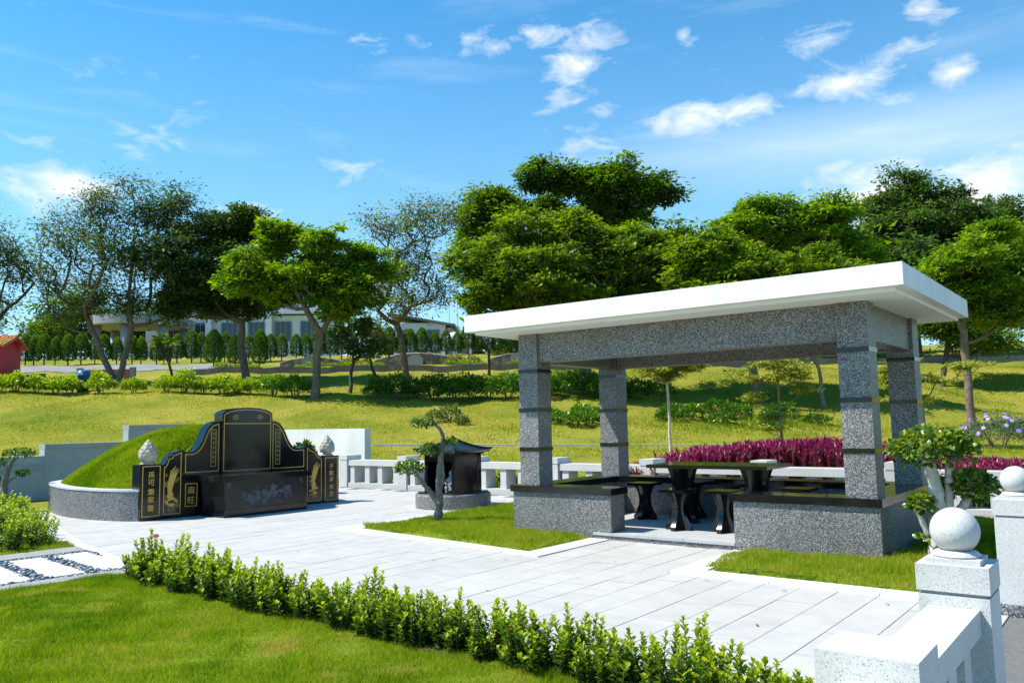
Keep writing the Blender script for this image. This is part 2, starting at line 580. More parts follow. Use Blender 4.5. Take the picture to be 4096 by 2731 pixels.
def thing(name, label, cat, loc=(0, 0, 0), rz=0.0, group=None):
    o = bpy.data.objects.new(name, None)
    o.empty_display_size = .1
    link(o)
    o.location = loc
    o.rotation_euler = (0, 0, rz)
    return props(o, label, cat, group)


class MB:
    """collects simple solids into one mesh"""
    def __init__(s):
        s.bm = bmesh.new()

    def box(s, c, d, rz=0.0, rot=None, taper=1.0):
        m = Matrix.Rotation(rz, 4, 'Z') if rot is None else rot
        vs_ = []
        for z in (-.5, .5):
            k = taper if z > 0 else 1.0
            for x, y in ((-.5, -.5), (.5, -.5), (.5, .5), (-.5, .5)):
                vs_.append(s.bm.verts.new(Vector(c) + m @ Vector((x * d[0] * k, y * d[1] * k, z * d[2]))))
        for f in ((0, 3, 2, 1), (4, 5, 6, 7), (0, 1, 5, 4), (1, 2, 6, 5), (2, 3, 7, 6), (3, 0, 4, 7)):
            s.bm.faces.new([vs_[i] for i in f])
        return s

    def prism(s, bottom, top):
        """two matching loops of points joined into a solid"""
        a = [s.bm.verts.new(p) for p in bottom]
        b = [s.bm.verts.new(p) for p in top]
        n = len(a)
        s.bm.faces.new(a[::-1])
        s.bm.faces.new(b)
        for i in range(n):
            s.bm.faces.new((a[i], a[(i + 1) % n], b[(i + 1) % n], b[i]))
        return s

    def poly_z(s, pts, z0, z1):
        return s.prism([(p[0], p[1], z0) for p in pts], [(p[0], p[1], z1) for p in pts])

    def lathe(s, prof, c=(0, 0, 0), n=20):
        c = Vector(c)
        rings = []
        for r, z in prof:
            if r < 1e-5:
                rings.append([s.bm.verts.new(c + Vector((0, 0, z)))])
            else:
                rings.append([s.bm.verts.new(c + Vector((r * math.cos(2 * math.pi * i / n), r * math.sin(2 * math.pi * i / n), z))) for i in range(n)])
        for a, b in zip(rings[:-1], rings[1:]):
            for i in range(n):
                if len(a) == 1 and len(b) == 1:
                    continue
                if len(a) == 1:
                    s.bm.faces.new((a[0], b[(i + 1) % n], b[i]))
                elif len(b) == 1:
                    s.bm.faces.new((a[i], a[(i + 1) % n], b[0]))
                else:
                    s.bm.faces.new((a[i], a[(i + 1) % n], b[(i + 1) % n], b[i]))
        for rg, rev in ((rings[0], True), (rings[-1], False)):
            if len(rg) > 1:
                s.bm.faces.new(rg[::-1] if rev else rg)
        return s

    def tube(s, pts, rad, n=6, cap=True):
        pts = [Vector(p) for p in pts]
        rings = []
        ref = Vector((.31, .17, .93)).normalized()
        for i, p in enumerate(pts):
            d = (pts[min(i + 1, len(pts) - 1)] - pts[max(i - 1, 0)])
            d = d.normalized() if d.length > 1e-7 else Vector((0, 0, 1))
            x = ref - d * ref.dot(d)
            if x.length < .1:
                x = Vector((1, 0, 0)) - d * d.x
            x.normalize()
            ref = x
            y = d.cross(x)
            r = rad[i] if hasattr(rad, '__len__') else rad
            rings.append([s.bm.verts.new(p + (x * math.cos(2 * math.pi * k / n) + y * math.sin(2 * math.pi * k / n)) * r) for k in range(n)])
        for a, b in zip(rings[:-1], rings[1:]):
            for k in range(n):
                s.bm.faces.new((a[k], a[(k + 1) % n], b[(k + 1) % n], b[k]))
        if cap:
            s.bm.faces.new(rings[0][::-1])
            s.bm.faces.new(rings[-1])
        return s

    def bevel(s, off=.006, seg=1, ang=.5):
        es = [e for e in s.bm.edges if len(e.link_faces) == 2 and e.calc_face_angle(0) > ang]
        bmesh.ops.bevel(s.bm, geom=es, offset=off, segments=seg, affect='EDGES', profile=.6, clamp_overlap=True)
        return s

    def mesh(s, name, mat, smooth=False):
        bmesh.ops.recalc_face_normals(s.bm, faces=s.bm.faces)
        me = bpy.data.meshes.new(name)
        s.bm.to_mesh(me)
        s.bm.free()
        me.materials.append(mat if not isinstance(mat, str) else MT[mat])
        if smooth:
            me.polygons.foreach_set('use_smooth', np.ones(len(me.polygons), bool))
        return me

    def obj(s, name, mat, parent=None, smooth=False, label=None, cat=None, group=None, kind=None):
        o = bpy.data.objects.new(name, s.mesh(name, mat, smooth))
        link(o, parent)
        if parent is not None:
            # points are given in world space: undo the parent's placement
            o.matrix_parent_inverse = Matrix.LocRotScale(parent.location, parent.rotation_euler, parent.scale).inverted()
        return props(o, label, cat, group, kind)


def raw_mesh(name, V, F, mat, tint=None, smooth=False):
    """numpy arrays -> mesh; all faces have the same number of corners"""
    V = np.asarray(V, np.float32)
    F = np.asarray(F, np.int32)
    k = F.shape[1]
    me = bpy.data.meshes.new(name)
    me.vertices.add(len(V))
    me.vertices.foreach_set('co', V.ravel())
    me.loops.add(F.size)
    me.loops.foreach_set('vertex_index', F.ravel())
    me.polygons.add(len(F))
    me.polygons.foreach_set('loop_start', np.arange(0, F.size, k, dtype=np.int32))
    if smooth:
        me.polygons.foreach_set('use_smooth', np.ones(len(F), bool))
    me.update(calc_edges=True)
    if tint is not None:
        a = me.attributes.new('tint', 'FLOAT', 'FACE')
        a.data.foreach_set('value', np.asarray(tint, np.float32))
    me.materials.append(MT[mat] if isinstance(mat, str) else mat)
    return me


def raw_obj(name, me, parent=None, label=None, cat=None, group=None, kind=None):
    o = bpy.data.objects.new(name, me)
    link(o, parent)
    return props(o, label, cat, group, kind)


def dup(root, loc, rz=0.0, scale=1.0, label=None):
    r = root.copy()
    COL.objects.link(r)
    r.location = loc
    r.rotation_euler = (0, 0, rz)
    r.scale = (scale,) * 3 if not hasattr(scale, '__len__') else scale
    if label:
        r['label'] = label
    for ch in list(root.children):
        c = ch.copy()
        COL.objects.link(c)
        c.parent = r
        for g in ch.children:
            d = g.copy()
            COL.objects.link(d)
            d.parent = c
    return r


def nrm(a):
    return a / np.maximum(np.linalg.norm(a, axis=-1, keepdims=True), 1e-9)


def leaves(name, base, dirn, normal, length, width, tint, mat, fold=0.0, wide=.45):
    """leaf blades: a pointed quad each, or two quads folded along the midrib when fold > 0"""
    base = np.asarray(base, float)
    n = len(base)
    d = nrm(np.asarray(dirn, float))
    side = nrm(np.cross(normal, d))
    upv = np.cross(d, side)
    L_ = np.asarray(length, float).reshape(-1, 1)
    W_ = np.asarray(width, float).reshape(-1, 1) * .5
    if fold <= 0:
        V = np.stack([base, base + d * L_ * wide + side * W_, base + d * L_, base + d * L_ * wide - side * W_], 1).reshape(-1, 3)
        F = np.arange(4 * n).reshape(n, 4)
        return raw_mesh(name, V, F, mat, tint)
    bend = -upv * L_ * .10
    V = np.stack([base, base + d * L_ * .5 + upv * L_ * .03, base + d * L_ + bend,
                  base + d * L_ * .28 + side * W_ * .85 + upv * W_ * fold, base + d * L_ * .66 + side * W_ * .95 + upv * W_ * fold,
                  base + d * L_ * .28 - side * W_ * .85 + upv * W_ * fold, base + d * L_ * .66 - side * W_ * .95 + upv * W_ * fold], 1).reshape(-1, 3)
    o = np.arange(n).reshape(-1, 1) * 7
    F = np.concatenate([o + np.array([[0, 1, 4, 3]]), o + np.array([[1, 2, 2, 4]]), o + np.array([[0, 5, 6, 1]]), o + np.array([[1, 6, 2, 2]])], 1)
    # triangles for the tips keep all faces alike
    F = np.concatenate([o + np.array([[0, 1, 3]]), o + np.array([[1, 4, 3]]), o + np.array([[1, 2, 4]]), o + np.array([[0, 5, 1]]), o + np.array([[5, 6, 1]]), o + np.array([[1, 6, 2]])], 1).reshape(-1, 3)
    return raw_mesh(name, V, F, mat, np.repeat(np.asarray(tint), 6))


def tri_leaves(name, base, d, normal, length, width, tint, mat):
    base = np.asarray(base, float)
    n = len(base)
    side = nrm(np.cross(normal, d))
    L_ = np.asarray(length).reshape(-1, 1)
    W_ = np.asarray(width).reshape(-1, 1) * .5
    V = np.stack([base - d * L_ * .1, base + d * L_ * .55 + side * W_ * 1.25, base + d * L_ + side * W_ * -.75], 1).reshape(-1, 3)
    return raw_mesh(name, V, np.arange(3 * n).reshape(n, 3), mat, tint)


def sph(rng, n):
    return nrm(rng.normal(size=(n, 3)))

# ================================================================== SETTING
# ---------------- terrain: one sheet from the plot to the horizon
def build_terrain():
    xs = np.unique(np.concatenate([np.linspace(-900, -60, 12), np.linspace(-60, -30, 25), np.linspace(-30, 30, 151), np.linspace(30, 60, 25), np.linspace(60, 900, 12)]))
    ds = np.unique(np.concatenate([np.linspace(-200, 4, 10), np.linspace(4, 12, 14), np.linspace(12, 44, 107), np.linspace(44, 75, 40), np.linspace(75, 1200, 24)]))
    X, D = np.meshgrid(xs, ds)
    Z = terr(X, D)
    Z = np.where(D < 3, -.03, Z)
    wx = CAM.x + R0.x * X + F0.x * D
    wy = CAM.y + R0.y * X + F0.y * D
    V = np.stack([wx, wy, Z], -1).reshape(-1, 3)
    nx, nd = len(xs), len(ds)
    i = np.arange(nd - 1)[:, None] * nx + np.arange(nx - 1)[None, :]
    F = np.stack([i, i + 1, i + nx + 1, i + nx], -1).reshape(-1, 4)
    me = raw_mesh('terrain', V, F, 'bank', smooth=True)
    raw_obj('terrain', me, None, 'grassy hillside rising in a bank behind the plot', 'hillside', kind='structure')


build_terrain()

rng = np.random.default_rng(7)
random.seed(7)


def inside(pts, poly):
    x, y = pts[:, 0], pts[:, 1]
    r = np.zeros(len(pts), bool)
    n = len(poly)
    for i in range(n):
        x0, y0 = poly[i]
        x1, y1 = poly[(i + 1) % n]
        c = (y0 > y) != (y1 > y)
        r ^= c & (x < (x1 - x0) * (y - y0) / (y1 - y0 + 1e-12) + x0)
    return r


def fbm2(x, y, f, seed=0):
    s = seed * 1.7
    return (np.sin(x * f + 1.3 * s + 1.1 * np.sin(y * f * .7 + s)) + np.sin(y * f * 1.1 - .7 * s + 1.2 * np.sin(x * f * .8 + 2 * s))
            + .6 * np.sin((x + y) * f * 1.9 + s) + .5 * np.sin((x - y) * f * 2.7 + 3 * s)) / 3.1


def blades(name, poly, hfun, dens, h, w, mat, label, seed=0, base_t=.45, patch=.35, patch_f=1.1, dry=.0):
    """short grass: one leaning triangle per blade, set on the given sheet"""
    r = np.random.default_rng(seed)
    poly = np.array([(-s, t) for s, t in poly])
    lo, hi = poly.min(0), poly.max(0)
    n = int(np.prod(hi - lo) * dens)
    p = r.uniform(lo, hi, (n, 2))
    p = p[inside(p, poly)]
    n = len(p)
    z = hfun(p[:, 0], p[:, 1])
    tall = np.clip(1 + .45 * fbm2(p[:, 0], p[:, 1], 3.1, seed + 3) + .45 * fbm2(p[:, 0], p[:, 1], 11.0, seed + 13), .35, 2.0) * np.where(r.uniform(0, 1, n) < .03, 1.7, 1)
    a = r.uniform(0, 2 * np.pi, n)
    lean = r.uniform(.15, 1.15, n)
    hh = h * r.uniform(.55, 1.3, n) * tall
    d = np.stack([np.cos(a) * lean, np.sin(a) * lean, np.ones(n)], 1)
    d = nrm(d) * hh[:, None]
    b = r.uniform(0, 2 * np.pi, n)
    sd = np.stack([np.cos(b), np.sin(b), np.zeros(n)], 1) * (w * r.uniform(.6, 1.3, n))[:, None] * .5
    c = np.stack([p[:, 0], p[:, 1], z - .004], 1)
    V = np.stack([c - sd, c + sd, c + d], 1).reshape(-1, 3)
    F = np.arange(3 * n).reshape(n, 3)
    pn = fbm2(p[:, 0], p[:, 1], patch_f, seed) * .5 + fbm2(p[:, 0], p[:, 1], patch_f * 3.7, seed + 5) * .5
    t = np.clip(base_t + patch * pn + .16 * fbm2(p[:, 0], p[:, 1], 13.0, seed + 17) + r.normal(0, .15, n), 0, 1)
    dp = fbm2(p[:, 0], p[:, 1], 2.3, seed + 9) * .6 + fbm2(p[:, 0], p[:, 1], 6.1, seed + 11) * .5
    t = np.where((dp > .52) & (r.uniform(0, 1, n) < dry), np.clip(t + .5, 0, 1), t)
    me = raw_mesh(name, V, F, mat, t)
    return raw_obj(name, me, None, label, 'grass', kind='stuff')


def sheet(name, poly, hfun, mat, step, label, cat):
    """grassed sheet over a polygon, edges following the outline"""
    poly = [(-s, t) for s, t in poly]
    bm = bmesh.new()
    vs_ = [bm.verts.new((x, y, 0)) for x, y in poly]
    bm.faces.new(vs_)
    xs = [p[0] for p in poly]
    ys = [p[1] for p in poly]
    for k in np.arange(min(xs) + step, max(xs), step):
        bmesh.ops.bisect_plane(bm, geom=bm.verts[:] + bm.edges[:] + bm.faces[:], plane_co=(k, 0, 0), plane_no=(1, 0, 0))
    for k in np.arange(min(ys) + step, max(ys), step):
        bmesh.ops.bisect_plane(bm, geom=bm.verts[:] + bm.edges[:] + bm.faces[:], plane_co=(0, k, 0), plane_no=(0, 1, 0))
    co = np.array([v.co for v in bm.verts])
    z = hfun(co[:, 0], co[:, 1])
    for v, q in zip(bm.verts, z):
        v.co.z = q if not v.is_boundary else -.005
    bmesh.ops.recalc_face_normals(bm, faces=bm.faces)
    me = bpy.data.meshes.new(name)
    bm.to_mesh(me)
    bm.free()
    if me.polygons[0].normal.z < 0:
        me.flip_normals()
    me.polygons.foreach_set('use_smooth', np.ones(len(me.polygons), bool))
    me.materials.append(MT[mat])
    return raw_obj(name, me, None, label, cat, kind='structure')


# ---------------- plaza paving, course by course
def plaza_front(s):
    """t of the paving's near edge"""
    if s < 5.8:
        return -4.42
    return float(np.interp(s, [5.8, 6.36, 7.8, 9.6, 12.3], [-4.42, -4.05, -3.85, -3.42, -2.40]))


def build_plaza():
    m = MB()
    m.poly_z([(1.55, -4.6), (1.55, 4.42), (-14, 4.42), (-14, -2.2), (-12.3, -2.6), (-9.6, -3.6), (-6.36, -4.2), (-5.8, -4.6)], -.028, -.010)
    base = m.obj('plaza', 'joint', None, False, 'pale paved plaza between the tomb and the pavilion', 'plaza', kind='structure')
    W_, L_ = .304, .608
    pm = MB()
    pm.box((0, 0, -.016), (W_ - .0065, L_ - .005, .032)).bevel(.002)
    pme = pm.mesh('paver', 'paver')
    spots, cuts = [], []
    for i in range(-5, 46):
        s0 = -.04 + i * .304
        off = (.0, .33, .13, .46, .24)[i % 5] + random.uniform(-.05, .05)
        for j in range(-9, 9):
            t0 = off + j * .608 - .31
            sc_, tc_ = s0 + .152, t0 + .304
            if s0 < -1.35 or s0 > 13.4 or t0 + .608 > 4.45:
                continue
            lim = plaza_front(sc_) - .15
            if t0 < lim:
                ln = t0 + .608 - lim
                if ln > .06 and not (10.7 < sc_ and abs(tc_ + .1) < 1.7):
                    cuts.append((sc_, lim + ln / 2, ln))
                continue
            if -.3 < sc_ < 4.6 and .2 < tc_ < 2.3:
                continue                      # pavilion stands here
            if (sc_ < 1.1 and tc_ > -1.1) or (3.5 < sc_ < 6.3 and -.75 < tc_ < 3.9):
                continue                      # grass beds
            if 10.7 < sc_ and abs(tc_ + .1) < 1.7:
                continue                      # mound
            dist = (P(sc_, tc_) - CAM).length
            spots.append((dist, sc_, tc_))
    spots.sort()
    for dist, s_, t_ in spots[:300 - len(cuts)]:
        o = bpy.data.objects.new('paver', pme)
        link(o, base)
        o.location = P(s_, t_, random.uniform(-.0012, .0012))
    for s_, t_, ln in cuts:
        cm = MB()
        cm.box(P(s_, t_, -.016), (W_ - .0065, ln - .005, .032)).bevel(.002)
        cm.obj('cut_paver', 'paver', base)
    b = MB()
    for dist, s_, t_ in spots[300 - len(cuts):]:
        b.box(P(s_, t_, -.016 + random.uniform(-.0012, .0012)), (W_ - .006, L_ - .006, .032))
    b.obj('far_pavers', 'paver', base, kind='stuff')


build_plaza()


# ---------------- grass beds inside the plaza with their white stone edging
def hL(x, y):
    return .045 + .035 * fbm2(x, y, 1.9, 2) + .018 * fbm2(x, y, 5.3, 4)


def hR(x, y):
    return .05 + .035 * fbm2(x, y, 1.9, 8) + .02 * fbm2(x, y, 5.3, 6)


def hLawn(x, y):
    return .03 + .028 * fbm2(x, y, 1.3, 1) + .014 * fbm2(x, y, 4.1, 5)


BED_L = [(3.33, -.02), (3.34, -1.256), (6.53, -.82), (6.66, 2.75), (6.6, 4.0), (4.6, 4.0), (4.6, -.02)]
BED_R = [(1.26, -.02), (1.235, -1.314), (-1.16, -1.35), (-1.16, 4.1), (-.06, 4.1), (-.06, -.02)]
LAWN = [(-1.2, -4.78), (5.75, -4.52), (5.92, -5.55), (6.15, -8.5), (-1.2, -8.5)]
LAWN_L = [(8.18, -3.86), (9.6, -3.74), (13.0, -2.5), (16.6, -1.2), (22, -4), (22, -9), (8.2, -9)]
sheet('lawn', BED_L, hL, 'lawn', .16, 'grass bed round the small bonsai at the pavilion', 'lawn')
sheet('lawn', BED_R, hR, 'lawn', .16, 'grass bed along the right of the pavilion', 'lawn')
sheet('lawn', LAWN, hLawn, 'lawn', .2, 'open lawn in front of the low hedge', 'lawn')
sheet('lawn', LAWN_L, hLawn, 'lawn', .3, 'lawn beyond the stepping stone path', 'lawn')
blades('grass', BED_L, hL, 9000, .05, .0065, 'blade', 'short green grass of the bed round the small bonsai', 3, .42, .3)
blades('grass', BED_R, hR, 9500, .052, .006, 'blade', 'short green grass beside the pavilion wall', 4, .46, .3)
blades('grass', [(-1.1, -4.78), (5.75, -4.52), (5.92, -5.55), (6.1, -7.2), (-1.1, -7.4)], hLawn, 17000, .036, .0046, 'blade', 'mown green lawn with dry brown patches before the hedge', 5, .36, .46, 1.2, .9)
blades('grass', [(8.2, -3.9), (9.6, -3.76), (13, -2.5), (16.5, -1.3), (16.5, -5), (8.2, -6)], hLawn, 3500, .05, .008, 'blade', 'grass round the shrubs beyond the stepping stones', 6, .42, .3)


def strip_poly(name, pts, z0, z1, mat, parent=None, **kw):
    m = MB()
    m.poly_z([(-s, t) for s, t in pts], z0, z1)
    m.bevel(.003)
    return m.obj(name, mat, parent, **kw)


def edging(label, segs):
    t = thing('stone_edging', label, 'edging', P(segs[0][0][0], segs[0][0][1], 0))
    for q in segs:
        strip_poly('edging_slab', q, -.02, .014, 'white_slab', t)


edging('white stone edging round the grass bed with the small bonsai', [
    [(3.33, -.03), (3.06, -.03), (3.06, -.75), (3.33, -.75)], [(3.335, -.757), (3.06, -.757), (3.06, -1.47), (3.335, -1.25)],
    [(3.345, -1.262), (3.07, -1.478), (4.13, -1.335), (4.405, -1.117)], [(4.41, -1.113), (4.14, -1.333), (5.2, -1.19), (5.46, -.97)],
    [(5.465, -.968), (5.21, -1.188), (6.9, -1.03), (6.53, -.822)], [(6.54, -.81), (6.9, -1.02), (6.93, 1.0), (6.59, 1.0)]])
edging('white stone edging round the grass bed right of the entrance', [
    [(1.26, -.03), (1.5, -.03), (1.5, -.75), (1.25, -.75)], [(1.25, -.757), (1.5, -.757), (1.5, -1.56), (1.235, -1.315)],
    [(1.225, -1.32), (1.49, -1.565), (.55, -1.575), (.55, -1.325)], [(.543, -1.325), (.543, -1.575), (-.35, -1.59), (-.35, -1.34)], [(-.357, -1.34), (-.357, -1.59), (-1.2, -1.60), (-1.2, -1.35)]])
edging('wide white stone border along the near edge of the plaza', [
    [(6.36, -4.09), (5.78, -4.42), (6.8, -4.13), (7.3, -3.90)], [(7.307, -3.897), (6.807, -4.127), (8.4, -3.80), (8.6, -3.62)],
    [(8.607, -3.617), (8.407, -3.797), (10.4, -3.38), (10.4, -3.1)], [(10.407, -3.097), (10.407, -3.377), (12.5, -2.65), (12.4, -2.38)]])


# ---------------- stepping stone path with pebbles
def build_path():
    m = MB()
    m.poly_z([(-6.0, -4.32), (-7.8, -3.95), (-7.9, -9), (-6.25, -9)], -.028, .0)
    path = m.obj('path', 'soil', None, False, 'stepping stone path laid in blue grey pebbles', 'path', kind='structure')
    for a, b in (((5.80, -4.42), (6.05, -4.32)), ((7.76, -3.95), (8.18, -3.88))):
        dx = .13 if a[0] < 7 else .03
        for k in range(4):
            t0, t1 = a[1] - k * 1.05, a[1] - k * 1.05 - 1.045
            o0, o1 = dx * k * .9, dx * (k + 1) * .9
            strip_poly('kerb', [(a[0] + o0, t0), (b[0] + o0, t0 + (b[1] - a[1])), (b[0] + o1, t1 + (b[1] - a[1])), (a[0] + o1, t1)], -.02, .035, 'kerb', path)
    slabs = []
    for k in range(8):
        dt = -.475 * k
        ds = .03 * k
        q = [(7.63 + ds, -4.37 + dt), (7.61 + ds, -4.02 + dt), (6.17 + ds, -4.20 + dt), (6.22 + ds, -4.53 + dt)]
        slabs.append(q)
        strip_poly('stepping_stone', q, -.02, .032, 'white_slab', path)
    pms = []
    for v in range(5):
        r = np.random.default_rng(40 + v)
        pb = MB()
        bmesh.ops.create_icosphere(pb.bm, subdivisions=2, radius=1)
        sx, sy, sz = r.uniform(.036, .05), r.uniform(.024, .032), r.uniform(.016, .022)
        for q in pb.bm.verts:
            k = 1 + .12 * math.sin(q.co.x * 2.3 + v) * math.cos(q.co.y * 3.1 + 2 * v)
            q.co = Vector((q.co.x * sx * k, q.co.y * sy * k, q.co.z * sz))
        pms.append(pb.mesh('pebble', 'pebble', True))
    pts = []
    for _ in range(60000):
        t_ = random.uniform(-7.6, -3.95)
        s_ = random.uniform(6.02, 7.8) + (-4.4 - t_) * .115 * (1 if t_ > -9 else 0) * .7
        if s_ < 6.06 + (-4.42 - t_) * .11 or s_ > 7.74 + (-4.0 - t_) * .03 or t_ > -4.30 + (s_ - 6.05) * .20:
            continue
        if any(inside(np.array([[s_, t_]]), [(q[0] , q[1]) for q in sl])[0] for sl in slabs):
            continue
        if any((s_ - a) ** 2 + (t_ - b) ** 2 < .05 ** 2 for a, b in pts):
            continue
        pts.append((s_, t_))
        if len(pts) > 900:
            break
    pts.sort(key=lambda q: (P(q[0], q[1]) - CF(-3.2, 7.5)).length)
    for i, (s_, t_) in enumerate(pts[:300]):
        o = bpy.data.objects.new('pebble', pms[i % 5])
        link(o, path)
        o.location = P(s_, t_, .014 + random.uniform(0, .014))
        o.rotation_euler = (random.uniform(-.4, .4), random.uniform(-.4, .4), random.uniform(0, 6.3))
    b = MB()
    for s_, t_ in pts[300:]:
        g = bmesh.ops.create_icosphere(b.bm, subdivisions=1, radius=1)
        mt = Matrix.Translation(P(s_, t_, .02)) @ Matrix.Rotation(random.uniform(0, 6.3), 4, 'Z') @ Matrix.Diagonal((.044, .029, .019, 1))
        for q in g['verts']:
            q.co = mt @ q.co
    b.obj('far_pebbles', 'pebble', path, True, kind='stuff')


build_path()


# ---------------- grey walkway outside the near balustrade
def build_walkway():
    m = MB()
    m.box((5.9, -5.0, -.02), (8.6, 22, .012))
    w = m.obj('walkway', 'joint', None, False, 'grey paved walkway outside the white balustrade', 'walkway', kind='structure')
    pm = MB()
    pm.box((0, 0, -.004), (.594, .594, .02)).bevel(.003)
    me = pm.mesh('paver', 'walk')
    for i in range(6):
        for j in range(22):
            o = bpy.data.objects.new('paver', me)
            link(o, w)
            o.location = (1.9 + i * .6, -10.0 + j * .6, -.006)


build_walkway()


# ================================================================== PAVILION
def build_pavilion():
    pv = thing('pavilion', 'open pavilion with flat white roof on four dark speckled pillars', 'pavilion', P(2.26, 1.2, 0))
    WD, D = 4.517, 2.406
    zc, ct = .607, .082

    def b(s0, s1, t0, t1, z0, z1, bev=.006):
        m = MB()
        m.box(((-(s0 + s1) / 2), (t0 + t1) / 2, (z0 + z1) / 2), (abs(s1 - s0), abs(t1 - t0), z1 - z0))
        if bev:
            m.bevel(bev, 2)
        return m
    # floor slab and tiles
    b(1.503, 3.041, .005, .31, -.02, .049, .004).obj('step', 'terrazzo', pv)
    b(.3, 4.2, .312, 2.1, -.02, .049, 0).obj('floor_slab', 'joint', pv)
    tl = .60
    tm = MB()
    tm.box((0, 0, 0), (tl - .005, tl - .005, .032)).bevel(.003)
    tme = tm.mesh('floor_tile', 'floor')
    for i in range(7):
        for j in range(4):
            s_, t_ = .30 + (i + .5) * tl, -.012 + (j + .5) * tl
            if j == 0 and not (1.5 < s_ < 3.05):
                continue
            if s_ > 4.25 or t_ > 2.25:
                continue
            o = bpy.data.objects.new('floor_tile', tme)
            link(o, pv)
            o.matrix_parent_inverse = Matrix.Translation(-pv.location)
            o.location = P(s_, t_, .066)
    # low walls and their black seat caps
    walls = [(0, 1.5, 0, .32), (WD - 1.473, WD, 0, .32), (WD - .32, WD - .002, .32, D), (.002, .32, .32, D), (.32, WD - .32, D - .32, D - .002)]
    for (s0, s1, t0, t1) in walls:
        b(s0, s1, t0, t1, -.03, zc - ct, .008).obj('wall', 'terrazzo', pv)
    e = .03
    caps = [(-e, 1.5 + e, -e, .36), (WD - 1.473 - e, WD + e, -e, .36), (WD - .36, WD + e, .364, D - .363), (-e, .36, .364, D - .363), (-e, WD + e, D - .36, D + e)]
    for (s0, s1, t0, t1) in caps:
        b(s0, s1, t0, t1, zc - ct + .001, zc, .012).obj('seat_slab', 'black', pv)
    # pillars with polished bands
    ps = [(4.13, 4.43, .05, .35), (.03, .33, .05, .35), (4.13, 4.43, 2.05, 2.35), (.03, .33, 2.05, 2.35)]
    for (s0, s1, t0, t1) in ps:
        p = b(s0, s1, t0, t1, zc + .0005, 2.572, .006).obj('pillar', 'terrazzo', pv)
        for zb in (2.085, 1.578, 1.07):
            o = b(s0 - .008, s1 + .008, t0 - .008, t1 + .008, zb - .024, zb + .024, .004).obj('band', 'black', pv)
            o.parent = p
            o.matrix_parent_inverse = Matrix.Identity(4)
            o.matrix_parent_inverse = (Matrix.Translation(pv.location) @ p.matrix_parent_inverse).inverted()
    # beams
    zb0, zb1 = 2.195, 2.571
    for (s0, s1, t0, t1) in ((.331, 4.129, .09, .31), (.331, 4.129, 2.09, 2.31), (4.17, 4.39, .351, 2.049), (.07, .29, .351, 2.049)):
        b(s0, s1, t0, t1, zb0, zb1, .006).obj('beam', 'terrazzo', pv)
    # roof: fascia slab over a set-back lower slab
    m = b(-.445, WD + .397, -.482, D + .503, 2.612, 2.827, .006)
    roof = m.obj('roof', 'roof', pv)
    s_ = b(-.345, WD + .297, -.382, D + .403, 2.5725, 2.6115, .004).obj('soffit', 'soffit', pv)
    s_.parent = roof
    s_.matrix_parent_inverse = (Matrix.Translation(pv.location) @ roof.matrix_parent_inverse).inverted()


build_pavilion()


# ---------------- stone table and stools
def hourglass(half_top, half_mid, half_bot, h, n=40, foot=.10):
    """half outline (offset, z) from the floor up"""
    pts = [(half_bot, 0), (half_bot, foot * h)]
    for k in range(1, n):
        f = k / n
        z = foot * h + (1 - foot) * h * f
        c = .5 - .5 * math.cos(2 * math.pi * min(1, f * 1.0))
        w = half_bot + (half_top - half_bot) * f - (max(half_bot, half_top) - half_mid) * (math.sin(math.pi * f) ** .9)
        pts.append((w, z))
    pts.append((half_top, h))
    return pts


def cross_base(parent, name, prof, th, z0, mat='black', off=0.0):
    for ax in (0, 1):
        def mk(a, d, z):
            return (a + off, d, z0 + z) if ax == 0 else (d + off, a, z0 + z)
        loop = [(w, z) for w, z in prof] + [(-w, z) for w, z in prof[::-1]]
        h = th / 2
        if ax == 1:
            # the second board is two wings butting against the first
            for sg in (-1, 1):
                m = MB()
                lo = [(max(w, h + .01) * sg, z) for w, z in prof] + [((h + .0006) * sg, z) for w, z in prof[::-1]]
                m.prism([mk(a, -h, z) for a, z in lo], [mk(a, h, z) for a, z in lo])
                m.obj(name, mat, parent)
            continue
        m = MB()
        m.prism([mk(a, -h, z) for a, z in loop], [mk(a, h, z) for a, z in loop])
        m.obj(name, mat, parent)


def build_furniture():
    fl = .0822
    st = thing('stone_stool', 'x', 'stool')
    cross_base(st, 'leg', hourglass(.145, .085, .165, .455), .055, 0)
    m = MB()
    m.box((0, 0, .4735), (.345, .345, .036)).bevel(.014, 3)
    m.obj('seat', 'black', st)
    spots = [(2.49, .665, 'black stone stool at the entrance, beside the left wall end'), (1.93, .725, 'black stone stool at the entrance, half behind the right wall'),
             (3.40, 1.49, 'black stone stool at the left end of the table'), (1.27, 1.42, 'black stone stool at the right end of the table, low behind the wall'),
             (2.87, 1.885, 'black stone stool behind the left pedestal of the table'), (2.25, 1.885, 'black stone stool behind the table, between its pedestals')]
    for i, (s_, t_, lab) in enumerate(spots):
        o = st if i == 0 else dup(st, P(s_, t_, fl))
        o.location = P(s_, t_, fl)
        o['label'] = lab
        o['group'] = 'stone stools round the table'
    tb = thing('stone_table', 'polished black stone table on two waisted pedestals inside the pavilion', 'table')
    for ds in (-.5, .5):
        cross_base(tb, 'pedestal_board', hourglass(.20, .125, .19, .72), .10, 0, 'black', ds)
    m = MB()
    m.box((0, 0, .742), (1.60, .86, .042)).bevel(.016, 3)
    m.obj('table_top', 'black', tb)
    tb.location = P(2.27, 1.38, fl)


build_furniture()


# ================================================================== TOMB
SF = 10.28            # s of the facade's front plane


def FP(t, z, out=0.0):
    """point on the facade: t along it, z up, 'out' metres proud of it"""
    return Vector((-SF + out - .062 * (t + .08) * -1.0, t, z))


